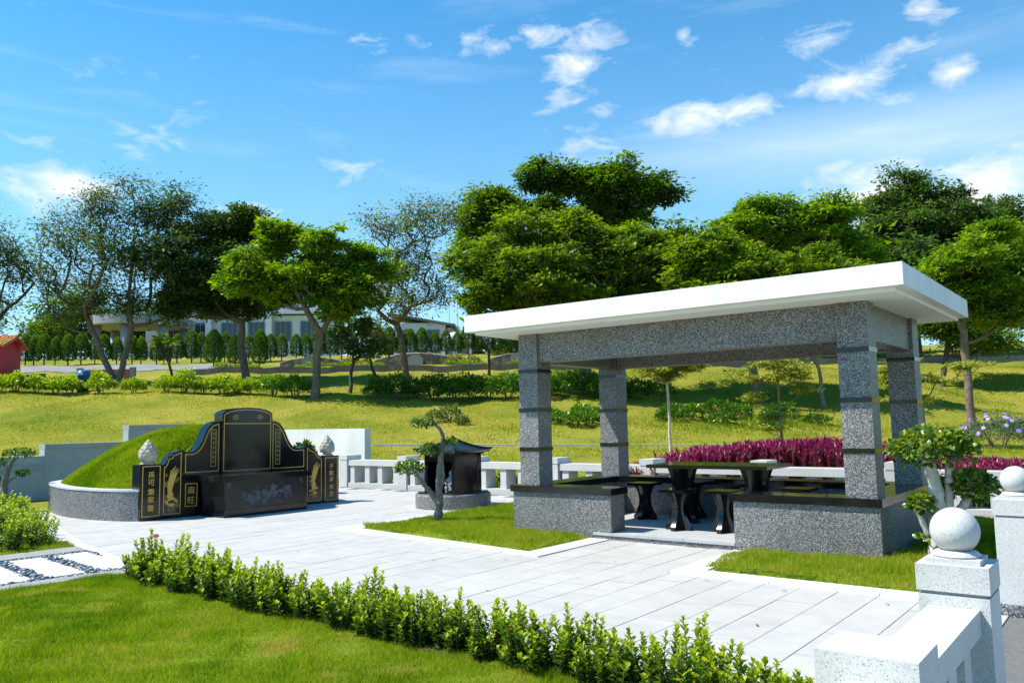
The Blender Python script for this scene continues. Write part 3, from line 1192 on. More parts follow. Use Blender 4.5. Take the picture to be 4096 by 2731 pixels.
def poly_area(p):
    return sum(p[i][0] * p[(i + 1) % len(p)][1] - p[(i + 1) % len(p)][0] * p[i][1] for i in range(len(p)))


def facade_solid(outline, out0, out1, bev=.008):
    m = MB()
    m.prism([FP(t, z, out0) for t, z in outline], [FP(t, z, out1) for t, z in outline])
    if bev:
        m.bevel(bev, 1, .9)
    return m


def gold_line(m, pts, w=.013, closed=True, out=.0, th=.003):
    """flat raised line on the facade"""
    p = [Vector((a, b)) for a, b in pts]
    n = len(p)
    L_, R_ = [], []
    for i in range(n):
        if closed:
            a, b, c = p[i - 1], p[i], p[(i + 1) % n]
        else:
            a, b, c = p[max(i - 1, 0)], p[i], p[min(i + 1, n - 1)]
        d1 = (b - a).normalized() if (b - a).length > 1e-6 else (c - b).normalized()
        d2 = (c - b).normalized() if (c - b).length > 1e-6 else d1
        n1, n2 = Vector((-d1.y, d1.x)), Vector((-d2.y, d2.x))
        mm = (n1 + n2)
        mm = mm.normalized() if mm.length > .2 else n1
        k = 1 / max(.5, mm.dot(n1))
        L_.append(b + mm * w / 2 * k)
        R_.append(b - mm * w / 2 * k)
    for i in range(n if closed else n - 1):
        j = (i + 1) % n
        q = [L_[i], L_[j], R_[j], R_[i]]
        m.prism([FP(v.x, v.y, out) for v in q], [FP(v.x, v.y, out + th) for v in q])


def flat_shape(m, pts, out, th=.003):
    m.prism([FP(a, b, out) for a, b in pts], [FP(a, b, out + th) for a, b in pts])


def arc(c, r, a0, a1, n=14, ry=None):
    ry = r if ry is None else ry
    return [(c[0] + r * math.cos(a0 + (a1 - a0) * i / n), c[1] + ry * math.sin(a0 + (a1 - a0) * i / n)) for i in range(n + 1)]


def smooth(pts, n=4):
    """Catmull-Rom through the points"""
    out = []
    p = [pts[0]] + list(pts) + [pts[-1]]
    for i in range(1, len(p) - 2):
        for k in range(n):
            t = k / n
            a, b, c, d = (Vector(p[i + j]) for j in (-1, 0, 1, 2))
            v = .5 * ((2 * b) + (c - a) * t + (2 * a - 5 * b + 4 * c - d) * t * t + (3 * b - a - 3 * c + d) * t ** 3)
            out.append((v.x, v.y))
    out.append(tuple(pts[-1]))
    return out


def add_text(parent, txt, t, z, size, mat='gold', out=.0, name='character'):
    """one upright carved and painted character"""
    cu = bpy.data.curves.new('txt', 'FONT')
    cu.body = txt
    cu.align_x = 'CENTER'
    cu.align_y = 'CENTER'
    cu.size = size
    cu.extrude = .002
    cu.offset = .0007
    cu.resolution_u = 2
    to = bpy.data.objects.new('txt', cu)
    COL.objects.link(to)
    dg = bpy.context.evaluated_depsgraph_get()
    me = bpy.data.meshes.new_from_object(to.evaluated_get(dg))
    bpy.data.objects.remove(to)
    me.materials.clear()
    me.materials.append(MT[mat])
    o = bpy.data.objects.new(name, me)
    link(o, parent)
    p = FP(t, z, out + .002)
    co = np.array([v.co for v in me.vertices]) if len(me.vertices) else np.zeros((1, 3))
    c = (co.min(0) + co.max(0)) / 2
    k = size * .92 / max(.02, (co.max(0) - co.min(0))[:2].max())
    # text plane: x -> +t, y -> up, normal -> +X
    for v in me.vertices:
        a, bb, cc = (v.co.x - c[0]) * k, (v.co.y - c[1]) * k, v.co.z
        v.co = Vector((p.x + cc + .062 * a, p.y + a, p.z + bb))
    o.matrix_parent_inverse = Matrix.Translation(-parent.location)
    return o


def lotus(parent, c):
    """stone lotus bud: core and four rings of petals"""
    c = Vector(c)
    m = MB()
    m.lathe([(.085, 0), (.095, .012), (.075, .03), (.11, .05), (.135, .10), (.128, .16), (.098, .23), (.055, .30), (.02, .355), (0, .375)], c, 20)
    m.obj('bud_core', 'lotus', parent, True)
    for (n, z, r, h, w, tilt, ph) in ((8, .040, .125, .125, .088, .12, 0), (8, .105, .136, .115, .078, -.05, .39), (7, .168, .122, .115, .070, -.26, .1), (6, .228, .092, .11, .062, -.44, .3), (4, .285, .055, .09, .05, -.5, .0)):
        pm = MB()
        for i in range(n):
            a = 2 * math.pi * i / n + ph
            e = Vector((math.cos(a), math.sin(a), 0))
            sd = Vector((-math.sin(a), math.cos(a), 0))
            grid = []
            for v in range(6):
                f = v / 5
                ww = w * math.sin(math.pi * (.18 + .80 * (1 - f) ** .9)) if v < 5 else .0
                row = []
                for u in (-1, -.5, 0, .5, 1):
                    bulge = .012 * math.sin(math.pi * min(1, f * 1.05)) * (1 - .55 * u * u)
                    rr = r + tilt * h * f + bulge - .02 * u * u
                    row.append(pm.bm.verts.new(c + e * rr + sd * (u * ww * .72) + Vector((0, 0, z + h * f * (1 - .10 * u * u)))))
                grid.append(row)
            for q in range(5):
                for u in range(4):
                    pm.bm.faces.new((grid[q][u], grid[q][u + 1], grid[q + 1][u + 1], grid[q + 1][u]))
        pm.obj('petal_ring', 'lotus', parent, True)


def build_tomb():
    tb = thing('tomb', 'black granite Chinese tomb with gold lettering and stepped curved outline', 'tomb', P(SF, -.08, 0))
    # --- outlines measured along the facade
    wingL = [(-1.60, .845), (-1.55, .87), (-1.515, .925), (-1.495, .985), (-1.445, .995), (-1.415, 1.043), (-1.37, 1.05), (-1.31, 1.082), (-1.26, 1.078)]
    curveL = smooth([(-1.20, 1.045), (-1.11, 1.043), (-1.03, 1.09), (-.955, 1.18), (-.90, 1.30), (-.845, 1.425), (-.765, 1.505), (-.64, 1.54)], 5)
    curveR = smooth([(.36, 1.532), (.465, 1.525), (.565, 1.462), (.655, 1.33), (.725, 1.186), (.812, 1.075), (.915, 1.036), (1.03, 1.046)], 5)
    wingR = [(1.09, 1.07), (1.15, 1.063), (1.20, 1.02), (1.255, 1.008), (1.295, .982), (1.335, .945), (1.365, .90), (1.42, .865), (1.47, .842)]
    back = -.20
    o1 = [(-1.255, 0), (-1.255, 1.075)] + curveL + [(-.602, 1.54), (-.602, 0)]
    facade_solid(o1[::-1], back, 0).obj('left_shoulder', 'black', tb)
    o2 = [(.362, 0), (.362, 1.531)] + curveR + [(1.085, 1.068), (1.085, 0)]
    facade_solid(o2[::-1], back, 0).obj('right_shoulder', 'black', tb)
    o3 = [(-1.598, 0)] + wingL[:-1] + [(-1.257, 1.078), (-1.257, 0)]
    facade_solid(o3[::-1], back + .03, -.002).obj('left_wing', 'black', tb)
    o4 = [(1.087, 0)] + wingR + [(1.47, 0)]
    facade_solid(o4[::-1], back + .03, -.002).obj('right_wing', 'black', tb)
    arcp = arc((-.12, 1.648), .48, math.pi, 0, 16, .122)
    o5 = [(-.60, 0)] + arcp + [(.36, 0)]
    facade_solid(o5[::-1], -.21, .035).obj('stele', 'black', tb)
    for t0, t1, nm in ((-1.95, -1.60, 'left_post'), (1.472, 1.82, 'right_post')):
        facade_solid([(t0, 0), (t0, .868), (t1, .868), (t1, 0)][::-1], -.24, .012).obj(nm, 'black', tb)
        c = FP((t0 + t1) / 2, .8685, -.11)
        m = MB()
        m.lathe([(.115, 0), (.125, .01), (.105, .026), (0, .03)], c, 20)
        ft = m.obj('finial_foot', 'lotus', tb, True)
        lotus(tb, c + Vector((0, 0, .02)))
    # --- gold outlines
    g = MB()
    gold_line(g, [(-1.915, .065), (-1.915, .842), (-1.64, .842), (-1.64, .065)], out=.012)
    gold_line(g, [(1.512, .045), (1.512, .832), (1.785, .832), (1.785, .045)], out=.012)
    inL = [(a + .0, b - .045) for a, b in wingL]
    gold_line(g, [(-1.565, .07), (-1.565, .81)] + [(max(a, -1.54) + .01, b) for a, b in inL[1:-1]] + [(-1.29, 1.035), (-1.29, .07)], out=-.002)
    inR = [(a - .012, b - .045) for a, b in wingR]
    gold_line(g, [(1.125, .055), (1.125, 1.03)] + inR[1:-1] + [(1.435, .815), (1.435, .055)], out=-.002)
    gold_line(g, [(-1.215, .71), (-1.215, 1.005)] + [(a + .035, b - .04) for a, b in curveL[4:-3]] + [(-.64, 1.49), (-.64, .71)])
    gold_line(g, [(.40, .695), (.40, 1.485)] + [(a - .035, b - .04) for a, b in curveR[4:-3]] + [(1.045, 1.0), (1.045, .695)])
    gold_line(g, [(-.565, .70), (-.565, 1.62)] + arc((-.12, 1.62), .445, math.pi, 0, 16, .112)[1:-1] + [(.325, 1.62), (.325, .70)], out=.035)
    gold_line(g, [(-.565, 1.497), (.325, 1.49)], closed=False, out=.035)
    gold_line(g, [(-1.205, .165), (-1.205, .528), (-1.01, .528), (-1.01, .165)])
    gold_line(g, [(.78, .165), (.78, .528), (.975, .528), (.975, .165)])
    gold_line(g, [(-.775, .79), (-.775, 1.40), (-.69, 1.40), (-.69, .79)], .009)
    gold_line(g, [(.455, .77), (.455, 1.378), (.54, 1.378), (.54, .77)], .009)
    g.obj('gold_outline', 'gold', tb)
    # --- lettering
    for ch, z in zip('孫可繼家聲', (.71, .587, .446, .323, .188)):
        add_text(tb, ch, -1.778, z, .112, out=.012)
    for ch, z in zip('子能承孝道', (.67, .549, .429, .287, .159)):
        add_text(tb, ch, 1.65, z, .105, out=.012)
    for ch, z in zip('兩旺', (.416, .262)):
        add_text(tb, ch, -1.108, z, .125)
    # worn, unreadable small characters: soft dull patches
    d = MB()
    for i in range(7):
        flat_shape(d, arc((-.733, 1.335 - i * .078), .024, 0, 2 * math.pi, 9, .03)[:-1], .0)
        flat_shape(d, arc((.497, 1.315 - i * .078), .024, 0, 2 * math.pi, 9, .03)[:-1], .0)
    for c in (-.352, .112):
        flat_shape(d, arc((c, 1.604), .062, 0, 2 * math.pi, 14, .05)[:-1], .035)
    d.obj('worn_lettering', 'dull_gold', tb)

    # --- gold bird and flower ornament on the wings
    def ornament(c, h, seed, name):
        r = random.Random(seed)
        m = MB()
        cx, z0 = c
        # tail plumes sweeping up
        for i in range(5):
            k = (i - 2) * .022
            pts = smooth([(cx - .03 + k * .4, z0 + h * .36), (cx - .02 + k * .8, z0 + h * .55), (cx + .02 + k, z0 + h * .75), (cx + .055 + k * 1.5, z0 + h * (.96 - .04 * abs(i - 2)))], 5)
            n = len(pts)
            L_ = [(a - .013 * math.sin(math.pi * (.15 + .8 * j / n)), b) for j, (a, b) in enumerate(pts)]
            R_ = [(a + .013 * math.sin(math.pi * (.15 + .8 * j / n)), b) for j, (a, b) in enumerate(pts)]
            for j in range(n - 1):
                flat_shape(m, [L_[j], R_[j], R_[j + 1], L_[j + 1]], -.002, .003 + .0005 * i)
        m.obj('tail_plumes', 'gold', tb)
        m = MB()
        # body, wing and peony
        flat_shape(m, arc((cx - .02, z0 + h * .34), .05, 0, 2 * math.pi, 14, .075)[:-1], -.002, .0062)
        for i in range(16):
            a = r.uniform(0, 2 * math.pi)
            q = (cx + .075 * math.cos(a) * r.uniform(.3, 1.3), z0 + h * .21 + .055 * math.sin(a))
            b = r.uniform(0, 6.28)
            sh = [(q[0] + math.cos(b + t_) * .036 * (1 if j % 2 == 0 else .55), q[1] + math.sin(b + t_) * .026 * (1 if j % 2 == 0 else .55)) for j, t_ in enumerate(np.linspace(0, 6.28, 9)[:-1])]
            flat_shape(m, sh, -.002, .003 + .0006 * i / 2)
        m.obj('bird_and_peony', 'gold', tb)
        m = MB()
        for i in range(9):       # cloud scrolls
            q = (cx + r.choice((-1, 1)) * r.uniform(.07, .11), z0 + h * r.uniform(.1, .78))
            gold_line(m, [(q[0] + (.008 + .003 * j) * math.cos(j * .9), q[1] + (.008 + .003 * j) * math.sin(j * .9)) for j in range(9)], .005, False, -.002)
        for i in range(6):       # water lines
            q = z0 + h * (.02 + .025 * i)
            gold_line(m, [(cx - .06 + .02 * j + .01 * (i % 2), q + .007 * math.sin(j * 1.6 + i)) for j in range(7)], .0045, False, -.002)
        m.obj('cloud_and_water_lines', 'gold', tb, kind='stuff')
    ornament((-1.44, .10), .76, 3, 'bird_ornament')
    ornament((1.285, .10), .70, 9, 'bird_ornament')


build_tomb()


def build_altar():
    al = thing('altar', 'low dark stone altar with an etched flower panel before the tomb', 'altar', P(9.9, -.19, 0))

    def bx(s0, s1, t0, t1, z0, z1, bev=.005):
        m = MB()
        m.box((-(s0 + s1) / 2, (t0 + t1) / 2, (z0 + z1) / 2), (abs(s1 - s0), t1 - t0, z1 - z0))
        if bev:
            m.bevel(bev)
        return m
    bx(9.56, 10.235, -1.0, .62, .0, .118).obj('base', 'black', al)
    # body narrows downwards
    m = MB()
    s0, s1 = 9.585, 10.235
    lo = [(-s0, -.955), (-s0, .575), (-s1, .575), (-s1, -.955)]
    hi = [(-s0, -1.0), (-s0, .62), (-s1, .62), (-s1, -1.0)]
    m.prism([(a, b, .1185) for a, b in lo], [(a, b, .572) for a, b in hi])
    m.obj('body', 'honed', al)
    bx(9.545, 10.235, -1.09, .70, .5725, .66).obj('top_slab', 'black', al)
    # etched flowers on the front face
    r = random.Random(5)
    m = MB()
    x0 = -9.5848

    def pet(c, n, rad, dep):
        ph = r.uniform(0, 6)
        for i in range(n):
            a = ph + 2 * math.pi * i / n
            q = (c[0] + rad * .55 * math.cos(a), c[1] + rad * .5 * math.sin(a))
            loop = [(q[0] + rad * .5 * math.cos(b) * (1 + .15 * math.cos(3 * b)), q[1] + rad * .45 * math.sin(b)) for b in np.linspace(0, 6.283, 10)[:-1]]
            dd = dep + r.uniform(.0005, .003)
            m.prism([(x0, a_, z_) for a_, z_ in loop], [(x0 + dd, a_, z_) for a_, z_ in loop])
    for k in range(26):
        t_ = r.uniform(-.62, .27)
        e = 1 - ((t_ + .17) / .5) ** 2
        z_ = .30 + .02 + .13 * math.sin(t_ * 5 + .8) * .5 + r.uniform(-.12, .10) * max(.25, e)
        pet((t_, z_), r.choice((5, 6, 7)), r.uniform(.035, .062), .001 + .0002 * k)
    for k in range(60):
        t_ = r.uniform(-.66, .32)
        z_ = .31 + r.uniform(-.17, .15) * max(.2, 1 - ((t_ + .17) / .55) ** 2)
        a = r.uniform(0, 6.28)
        ln, wd = r.uniform(.03, .06), .012
        d = (math.cos(a), math.sin(a))
        loop = [(t_ - d[0] * ln, z_ - d[1] * ln), (t_ + d[1] * wd, z_ - d[0] * wd), (t_ + d[0] * ln, z_ + d[1] * ln), (t_ - d[1] * wd, z_ + d[0] * wd)]
        m.prism([(x0, a_, q_) for a_, q_ in loop], [(x0 + .0006 + .00003 * k, a_, q_) for a_, q_ in loop])
    m.obj('etched_flowers', 'etched', al)
    m = MB()
    for (t_, sg) in ((-.93, 1), (.54, -1)):
        for i in range(5):
            for j in range(5 - i):
                if r.random() < .7:
                    c = (t_ + sg * .02 * i, .53 - .02 * j)
                    loop = [(c[0] + .009 * math.cos(b), c[1] + .011 * math.sin(b)) for b in np.linspace(0, 6.283, 7)[:-1]]
                    m.prism([(x0, a_, z_) for a_, z_ in loop], [(x0 + .001, a_, z_) for a_, z_ in loop])
    m.obj('etched_corner', 'etched', al)


build_altar()


# ---------------- grass mound behind the tomb, and its curb
CURB = smooth([(10.42, -1.94), (10.75, -2.11), (11.4, -2.23), (12.2, -2.24), (13.0, -2.10), (13.8, -1.86), (14.45, -1.45), (14.85, -.9), (15.0, -.2),
               (14.95, .5), (14.6, 1.1), (14.0, 1.52), (13.2, 1.82), (12.2, 1.95), (11.4, 1.97), (10.75, 1.93), (10.42, 1.80)], 4)


def build_mound():
    n = len(CURB)
    cx = np.array([12.6, -.1])
    pts = np.array(CURB)
    inn = pts + nrm(cx - pts) * .19
    cb = thing('mound_curb', 'curved low curb of dark speckled stone holding the grass mound', 'curb', P(12.6, -.1, 0))
    hgt = .455
    ou = pts + nrm(pts - cx) * .012

    def sweep(o_, i_, z0, z1):
        mm = MB()
        rows = [[mm.bm.verts.new((-q[0], q[1], z)) for q, z in ((o_[i], z0), (o_[i], z1), (i_[i], z1), (i_[i], z0))] for i in range(n)]
        for A, B in zip(rows[:-1], rows[1:]):
            for k in range(4):
                mm.bm.faces.new((A[k], A[(k + 1) % 4], B[(k + 1) % 4], B[k]))
        mm.bm.faces.new(rows[0])
        mm.bm.faces.new(rows[-1][::-1])
        return mm
    m = sweep(pts, inn, -.03, hgt)
    mt = sweep(ou, inn, hgt + .0005, hgt + .03)
    m.obj('curb_wall', 'curb', cb)
    mt.obj('curb_top', 'granite', cb)
    # mound surface: rings from the curb to the crown
    crown = np.array([11.9, -.05])
    poly = np.concatenate([inn, [[10.52, 1.7], [10.5, 1.0], [10.5, 0], [10.5, -1.0], [10.52, -1.7]]])
    K = 14
    rings = []
    for k in range(K + 1):
        f = k / K
        q = poly * (1 - f) + crown * f
        # the front is held up by the facade, so the crown runs forward to it
        hz = .445 + 1.0 * (1 - (1 - f) ** 2.0)
        front = np.clip(1 - (q[:, 0] - 10.5) / 1.2, 0, 1) * np.clip(1 - (np.abs(q[:, 1] + .1) / 1.75) ** 2, 0, 1)
        z = np.maximum(hz, .445 + .92 * front)
        z = z + (.035 * fbm2(q[:, 0], q[:, 1], 2.3, 3) + .022 * fbm2(q[:, 0], q[:, 1], 5.5, 8)) * min(1, f * 4)
        rings.append(np.stack([-q[:, 0], q[:, 1], z], 1))
    V = np.concatenate(rings)
    n2 = len(poly)
    F = []
    for k in range(K):
        for i in range(n2):
            j = (i + 1) % n2
            F.append((k * n2 + i, k * n2 + j, (k + 1) * n2 + j, (k + 1) * n2 + i))
    F = np.array(F)[:, ::-1]
    raw_obj('mound', raw_mesh('mound', V, F, 'lawn', smooth=True), None, 'rounded grass mound behind the black tomb', 'mound', kind='structure')
    # blades on the surface
    r = np.random.default_rng(12)
    A, B, C, D_ = (V[F[:, i]] for i in range(4))
    ar = np.linalg.norm(np.cross(B - A, C - A), axis=1) + 1e-9
    N_ = 120000
    fi = r.choice(len(F), N_, p=ar / ar.sum())
    u, v = r.uniform(0, 1, N_)[:, None], r.uniform(0, 1, N_)[:, None]
    p = (A[fi] * (1 - u) + B[fi] * u) * (1 - v) + (D_[fi] * (1 - u) + C[fi] * u) * v
    a = r.uniform(0, 6.28, N_)
    ln = r.uniform(.1, 1.0, N_)
    d = nrm(np.stack([np.cos(a) * ln, np.sin(a) * ln, np.ones(N_)], 1)) * (r.uniform(.03, .075, N_))[:, None]
    b = r.uniform(0, 6.28, N_)
    sd = np.stack([np.cos(b), np.sin(b), 0 * b], 1) * .006
    Vb = np.stack([p - sd, p + sd, p + d], 1).reshape(-1, 3)
    t = np.clip(.36 + .3 * fbm2(p[:, 0], p[:, 1], 1.9, 7) + .2 * fbm2(p[:, 0], p[:, 1], 6, 1) + r.normal(0, .12, N_), 0, 1)
    raw_obj('grass', raw_mesh('grass', Vb, np.arange(3 * N_).reshape(-1, 3), 'blade', t), None, 'green grass covering the tomb mound', 'grass', kind='stuff')


build_mound()


# ---------------- stepped boundary walls left and behind the mound
def wall_run(label, cat, s0, s1, t0, t1, segs, mat):
    w = thing('boundary_wall', label, cat, P((s0 + s1) / 2, (t0 + t1) / 2, 0))
    for (a, b, z0, z1, c) in segs:
        m = MB()
        if s1 - s0 < t1 - t0:
            q = (s0, s1, a, b)
        else:
            q = (a, b, t0, t1)
        m.box((-(q[0] + q[1]) / 2, (q[2] + q[3]) / 2, (z0 + z1) / 2), (q[1] - q[0], q[3] - q[2], z1 - z0)).bevel(.008)
        m.obj('wall_panel', mat, w)
        if c:
            m = MB()
            m.box((-(q[0] + q[1]) / 2, (q[2] + q[3]) / 2, z1 - .045), (q[1] - q[0] + .05, q[3] - q[2] + .006, .10)).bevel(.006)
            m.obj('wall_coping', 'grey_granite', w)
    return w


wall_run('grey boundary wall stepping up beside the grass mound', 'wall', 16.7, 16.95, -6.5, 4.9,
         [(-6.5, -.765, -.1, .72, True), (-6.5, -.765, .722, .905, False), (-.762, 1.06, -.1, 1.15, True), (1.063, 4.9, -.1, 1.535, True)], 'wall')
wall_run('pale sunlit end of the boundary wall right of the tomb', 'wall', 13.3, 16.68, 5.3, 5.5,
         [(13.3, 16.68, .0, 1.36, False)], 'wall_sunlit')


# ---------------- white granite balustrades
def post(parent, c, w, d, h, ball=False, capd=.0):
    m = MB()
    m.box((c[0], c[1], (h - .125) / 2 - .02), (w, d, h - .125 + .04)).bevel(.008, 2)
    p = m.obj('post', 'granite', parent)
    m = MB()
    m.box((c[0], c[1], h - .118), (w - .02, d - .02, .014))
    m.obj('groove', 'grey_granite', p)
    m = MB()
    m.box((c[0], c[1], h - .055), (w + .01, d + .01, .11)).bevel(.008, 2)
    m.obj('post_cap', 'granite', p)
    if ball:
        m = MB()
        m.box((c[0], c[1], h + .011), (w * .78, d * .78, .022)).bevel(.006)
        m.lathe([(.092, .022), (.098, .03), (.085, .045), (.07, .05)], (c[0], c[1], h), 24)
        m.obj('ball_foot', 'granite', p)
        m = MB()
        bmesh.ops.create_uvsphere(m.bm, u_segments=36, v_segments=24, radius=.099)
        for v in m.bm.verts:
            v.co = v.co + Vector((c[0], c[1], h + .132))
        m.obj('ball', 'granite', p, True)


def bar(parent, name, x0, x1, y0, y1, z0, z1, mat='granite', bev=.008):
    m = MB()
    m.box(((x0 + x1) / 2, (y0 + y1) / 2, (z0 + z1) / 2), (x1 - x0, y1 - y0, z1 - z0))
    m.bevel(bev, 2)
    return m.obj(name, mat, parent)


def build_fences():
    # back run, behind the pavilion
    f = thing('balustrade', 'long white stone balustrade behind the pavilion and incense house', 'balustrade', P(6, 4.65, 0))
    posts = [13.1, 11.12, 9.08, 7.03, 4.98, 2.93, .88, -1.2]
    for s_ in posts:
        post(f, (-s_ + .0, 4.66), .27, .44, .735)
    for a, b in zip(posts[:-1], posts[1:]):
        x0, x1 = -a + .137, -b - .137
        bar(f, 'plinth', x0, x1, 4.46, 4.86, -.03, .10)
        bar(f, 'rail', x0, x1, 4.47, 4.85, .50, .625)
        n = 4
        for k in range(n):
            xc = x0 + (x1 - x0) * (k + .5) / n
            if k == 0:
                xc -= .09
            if k == n - 1:
                xc += .09
            bar(f, 'baluster', xc - .075, xc + .075, 4.50, 4.82, .1005, .4995)
    # near run with the ball post, beside the viewer
    f = thing('balustrade', 'white granite balustrade with a ball on its gate post, beside the hedge', 'balustrade', P(-1.42, -5.1, 0))
    post(f, (1.432, -4.50), .27, .27, .77, True)
    post(f, (1.425, -5.825), .285, .25, .70)
    bar(f, 'rail', 1.335, 1.53, -5.698, -4.637, .50, .60)
    bar(f, 'plinth', 1.32, 1.545, -5.698, -4.637, -.02, .08)
    for yc in (-5.45, -5.17, -4.87):
        bar(f, 'baluster', 1.355, 1.51, yc - .07, yc + .07, .0805, .4995)
    bar(f, 'rail', 1.335, 1.53, -7.4, -5.952, .50, .60)
    bar(f, 'plinth', 1.32, 1.545, -7.4, -5.952, -.02, .08)
    # far gate post and the run beyond it
    f = thing('balustrade', 'white balustrade with the far ball gate post beside the grass bed', 'balustrade', P(-1.34, 1.2, 0))
    bar(f, 'footing', 1.18, 1.50, -1.78, -1.46, -.05, .075, 'curb')
    m = MB()
    post(f, (1.34, -1.62), .27, .27, .80, True)
    ys = [-.0, 1.55, 3.1]
    for yc in ys:
        post(f, (1.34, yc), .25, .25, .73)
    for y0, y1 in zip([-1.62] + ys[:-1], ys):
        bar(f, 'rail', 1.245, 1.435, y0 + .14, y1 - .13, .50, .60)
        bar(f, 'plinth', 1.23, 1.45, y0 + .14, y1 - .13, -.02, .08)
        for k in range(3):
            yc = y0 + (y1 - y0) * (k + 1) / 4
            bar(f, 'baluster', 1.27, 1.41, yc - .07, yc + .07, .0805, .4995)


build_fences()


# ---------------- incense house
def build_incense():
    cs, ct_ = 7.52, 2.15
    h = thing('incense_house', 'small black stone incense house with curved eaves on a round plinth', 'shrine', P(cs, ct_, 0))
    c = P(cs, ct_, 0)
    m = MB()
    m.lathe([(.65, -.02), (.655, .21), (.645, .235), (0, .236)], c, 48)
    m.obj('plinth', 'terrazzo', h, False)
    m = MB()
    m.box((c.x, c.y, .2505), (.86, .86, .029)).bevel(.006)
    m.obj('plinth_slab', 'black', h)

    def bx(x0, x1, y0, y1, z0, z1, mat='black', nm='wall', bev=.004):
        m = MB()
        m.box((c.x + (x0 + x1) / 2, c.y + (y0 + y1) / 2, (z0 + z1) / 2), (x1 - x0, y1 - y0, z1 - z0))
        if bev:
            m.bevel(bev)
        return m.obj(nm, mat, h)
    a = .35
    z0, z1 = .2655, .90
    bx(-a, -a + .03, -a + .071, a, z0, z1)                     # left
    bx(-a + .031, a - .031, a - .03, a, z0, z1)                # back
    for x0, y0 in ((-a, -a), (a - .07, -a)):
        bx(x0, x0 + .07, y0, y0 + .07, z0, z1, 'black', 'corner_post')
    bx(a - .07, a, a - .07, a, z0, z1 - .001, 'black', 'corner_post')
    bx(-a + .071, a - .071, -a + .005, -a + .04, .78, z1, 'black', 'lintel')
    # right face: framed dark panels
    bx(a - .03, a - .01, -a + .071, a - .071, z0, z1, 'black', 'side_panel')
    bx(a - .0095, a - .002, -a + .071, a - .071, .70, .735, 'honed', 'panel_rail')
    bx(a - .0095, a - .002, -a + .071, -a + .11, z0, .70, 'honed', 'panel_rail')
    bx(a - .0095, a - .002, a - .11, a - .071, z0, .70, 'honed', 'panel_rail')
    bx(-.39, .39, -.39, .39, .9005, .925, 'black', 'eave_slab')
    # roof with swept corners
    m = MB()
    n = 8
    grid = {}
    rings = []
    for k in range(n + 1):
        f = k / n
        half = .48 * (1 - f) + .012 * f
        z = .955 + .215 * (f ** 1.55)
        ring = []
        for side in range(4):
            for q in range(6):
                u = -1 + 2 * q / 6
                lift = .03 * (abs(u) ** 3) * (1 - f) ** 2
                x, y = {0: (u, -1), 1: (1, u), 2: (-u, 1), 3: (-1, -u)}[side]
                ring.append(m.bm.verts.new((c.x + x * half, c.y + y * half, z + lift)))
        rings.append(ring)
    for A, B in zip(rings[:-1], rings[1:]):
        for i in range(24):
            m.bm.faces.new((A[i], A[(i + 1) % 24], B[(i + 1) % 24], B[i]))
    m.bm.faces.new(rings[-1])
    low = [m.bm.verts.new((c.x + (v.co.x - c.x) * .93, c.y + (v.co.y - c.y) * .93, .93)) for v in rings[0]]
    for i in range(24):
        m.bm.faces.new((low[i], low[(i + 1) % 24], rings[0][(i + 1) % 24], rings[0][i]))
    m.bm.faces.new(low[::-1])
    rf = m.obj('roof', 'honed', h)
    for sx, sy in ((1, 1), (1, -1), (-1, 1), (-1, -1)):
        pts, rad = [], []
        for k in range(9):
            f = k / 8
            half = .49 * (1 - f) + .012 * f
            pts.append((c.x + sx * half, c.y + sy * half, .955 + .215 * f ** 1.55 + .03 * (1 - f) ** 2 + .008))
            rad.append(.017)
        m = MB()
        m.tube(pts, rad, 6)
        m.obj('roof_ridge', 'black', rf)
    m = MB()
    m.lathe([(.03, 1.165), (.022, 1.185), (.03, 1.2), (.012, 1.215), (0, 1.225)], (c.x, c.y, 0), 12)
    m.obj('roof_finial', 'black', rf, True)
    # figurine and incense pot in the opening stand on the plinth
    fg = thing('figurine', 'grey carved seated figurine inside the incense house', 'statue', (c.x + .10, c.y - .16, .2655))
    m = MB()
    o = Vector((c.x + .10, c.y - .16, .2655))
    m.lathe([(.10, 0), (.105, .03), (.085, .08), (.075, .14), (.082, .2), (.06, .245), (.028, .262), (.03, .27)], o, 16)
    for v in m.bm.verts:
        v.co.y = o.y + (v.co.y - o.y) * .8
    m.lathe([(.022, .262), (.036, .285), (.038, .315), (.028, .345), (.02, .36), (0, .372)], o, 14)
    for sg in (-1, 1):
        m.tube([o + Vector((sg * .07, -.01, .22)), o + Vector((sg * .095, -.04, .15)), o + Vector((sg * .03, -.085, .12))], [.025, .022, .018], 8)
    m.obj('body', 'statue', fg, True)
    pt = thing('incense_pot', 'small dark incense pot in front of the figurine', 'pot', (c.x + .12, c.y - .30, .2655))
    m = MB()
    m.lathe([(.03, 0), (.034, .01), (.018, .025), (.036, .05), (.04, .075), (.028, .09), (.032, .1), (.026, .1), (.022, .085), (0, .084)], (c.x + .12, c.y - .30, .2655), 16)
    m.obj('bowl', 'metal', pt, True)


build_incense()


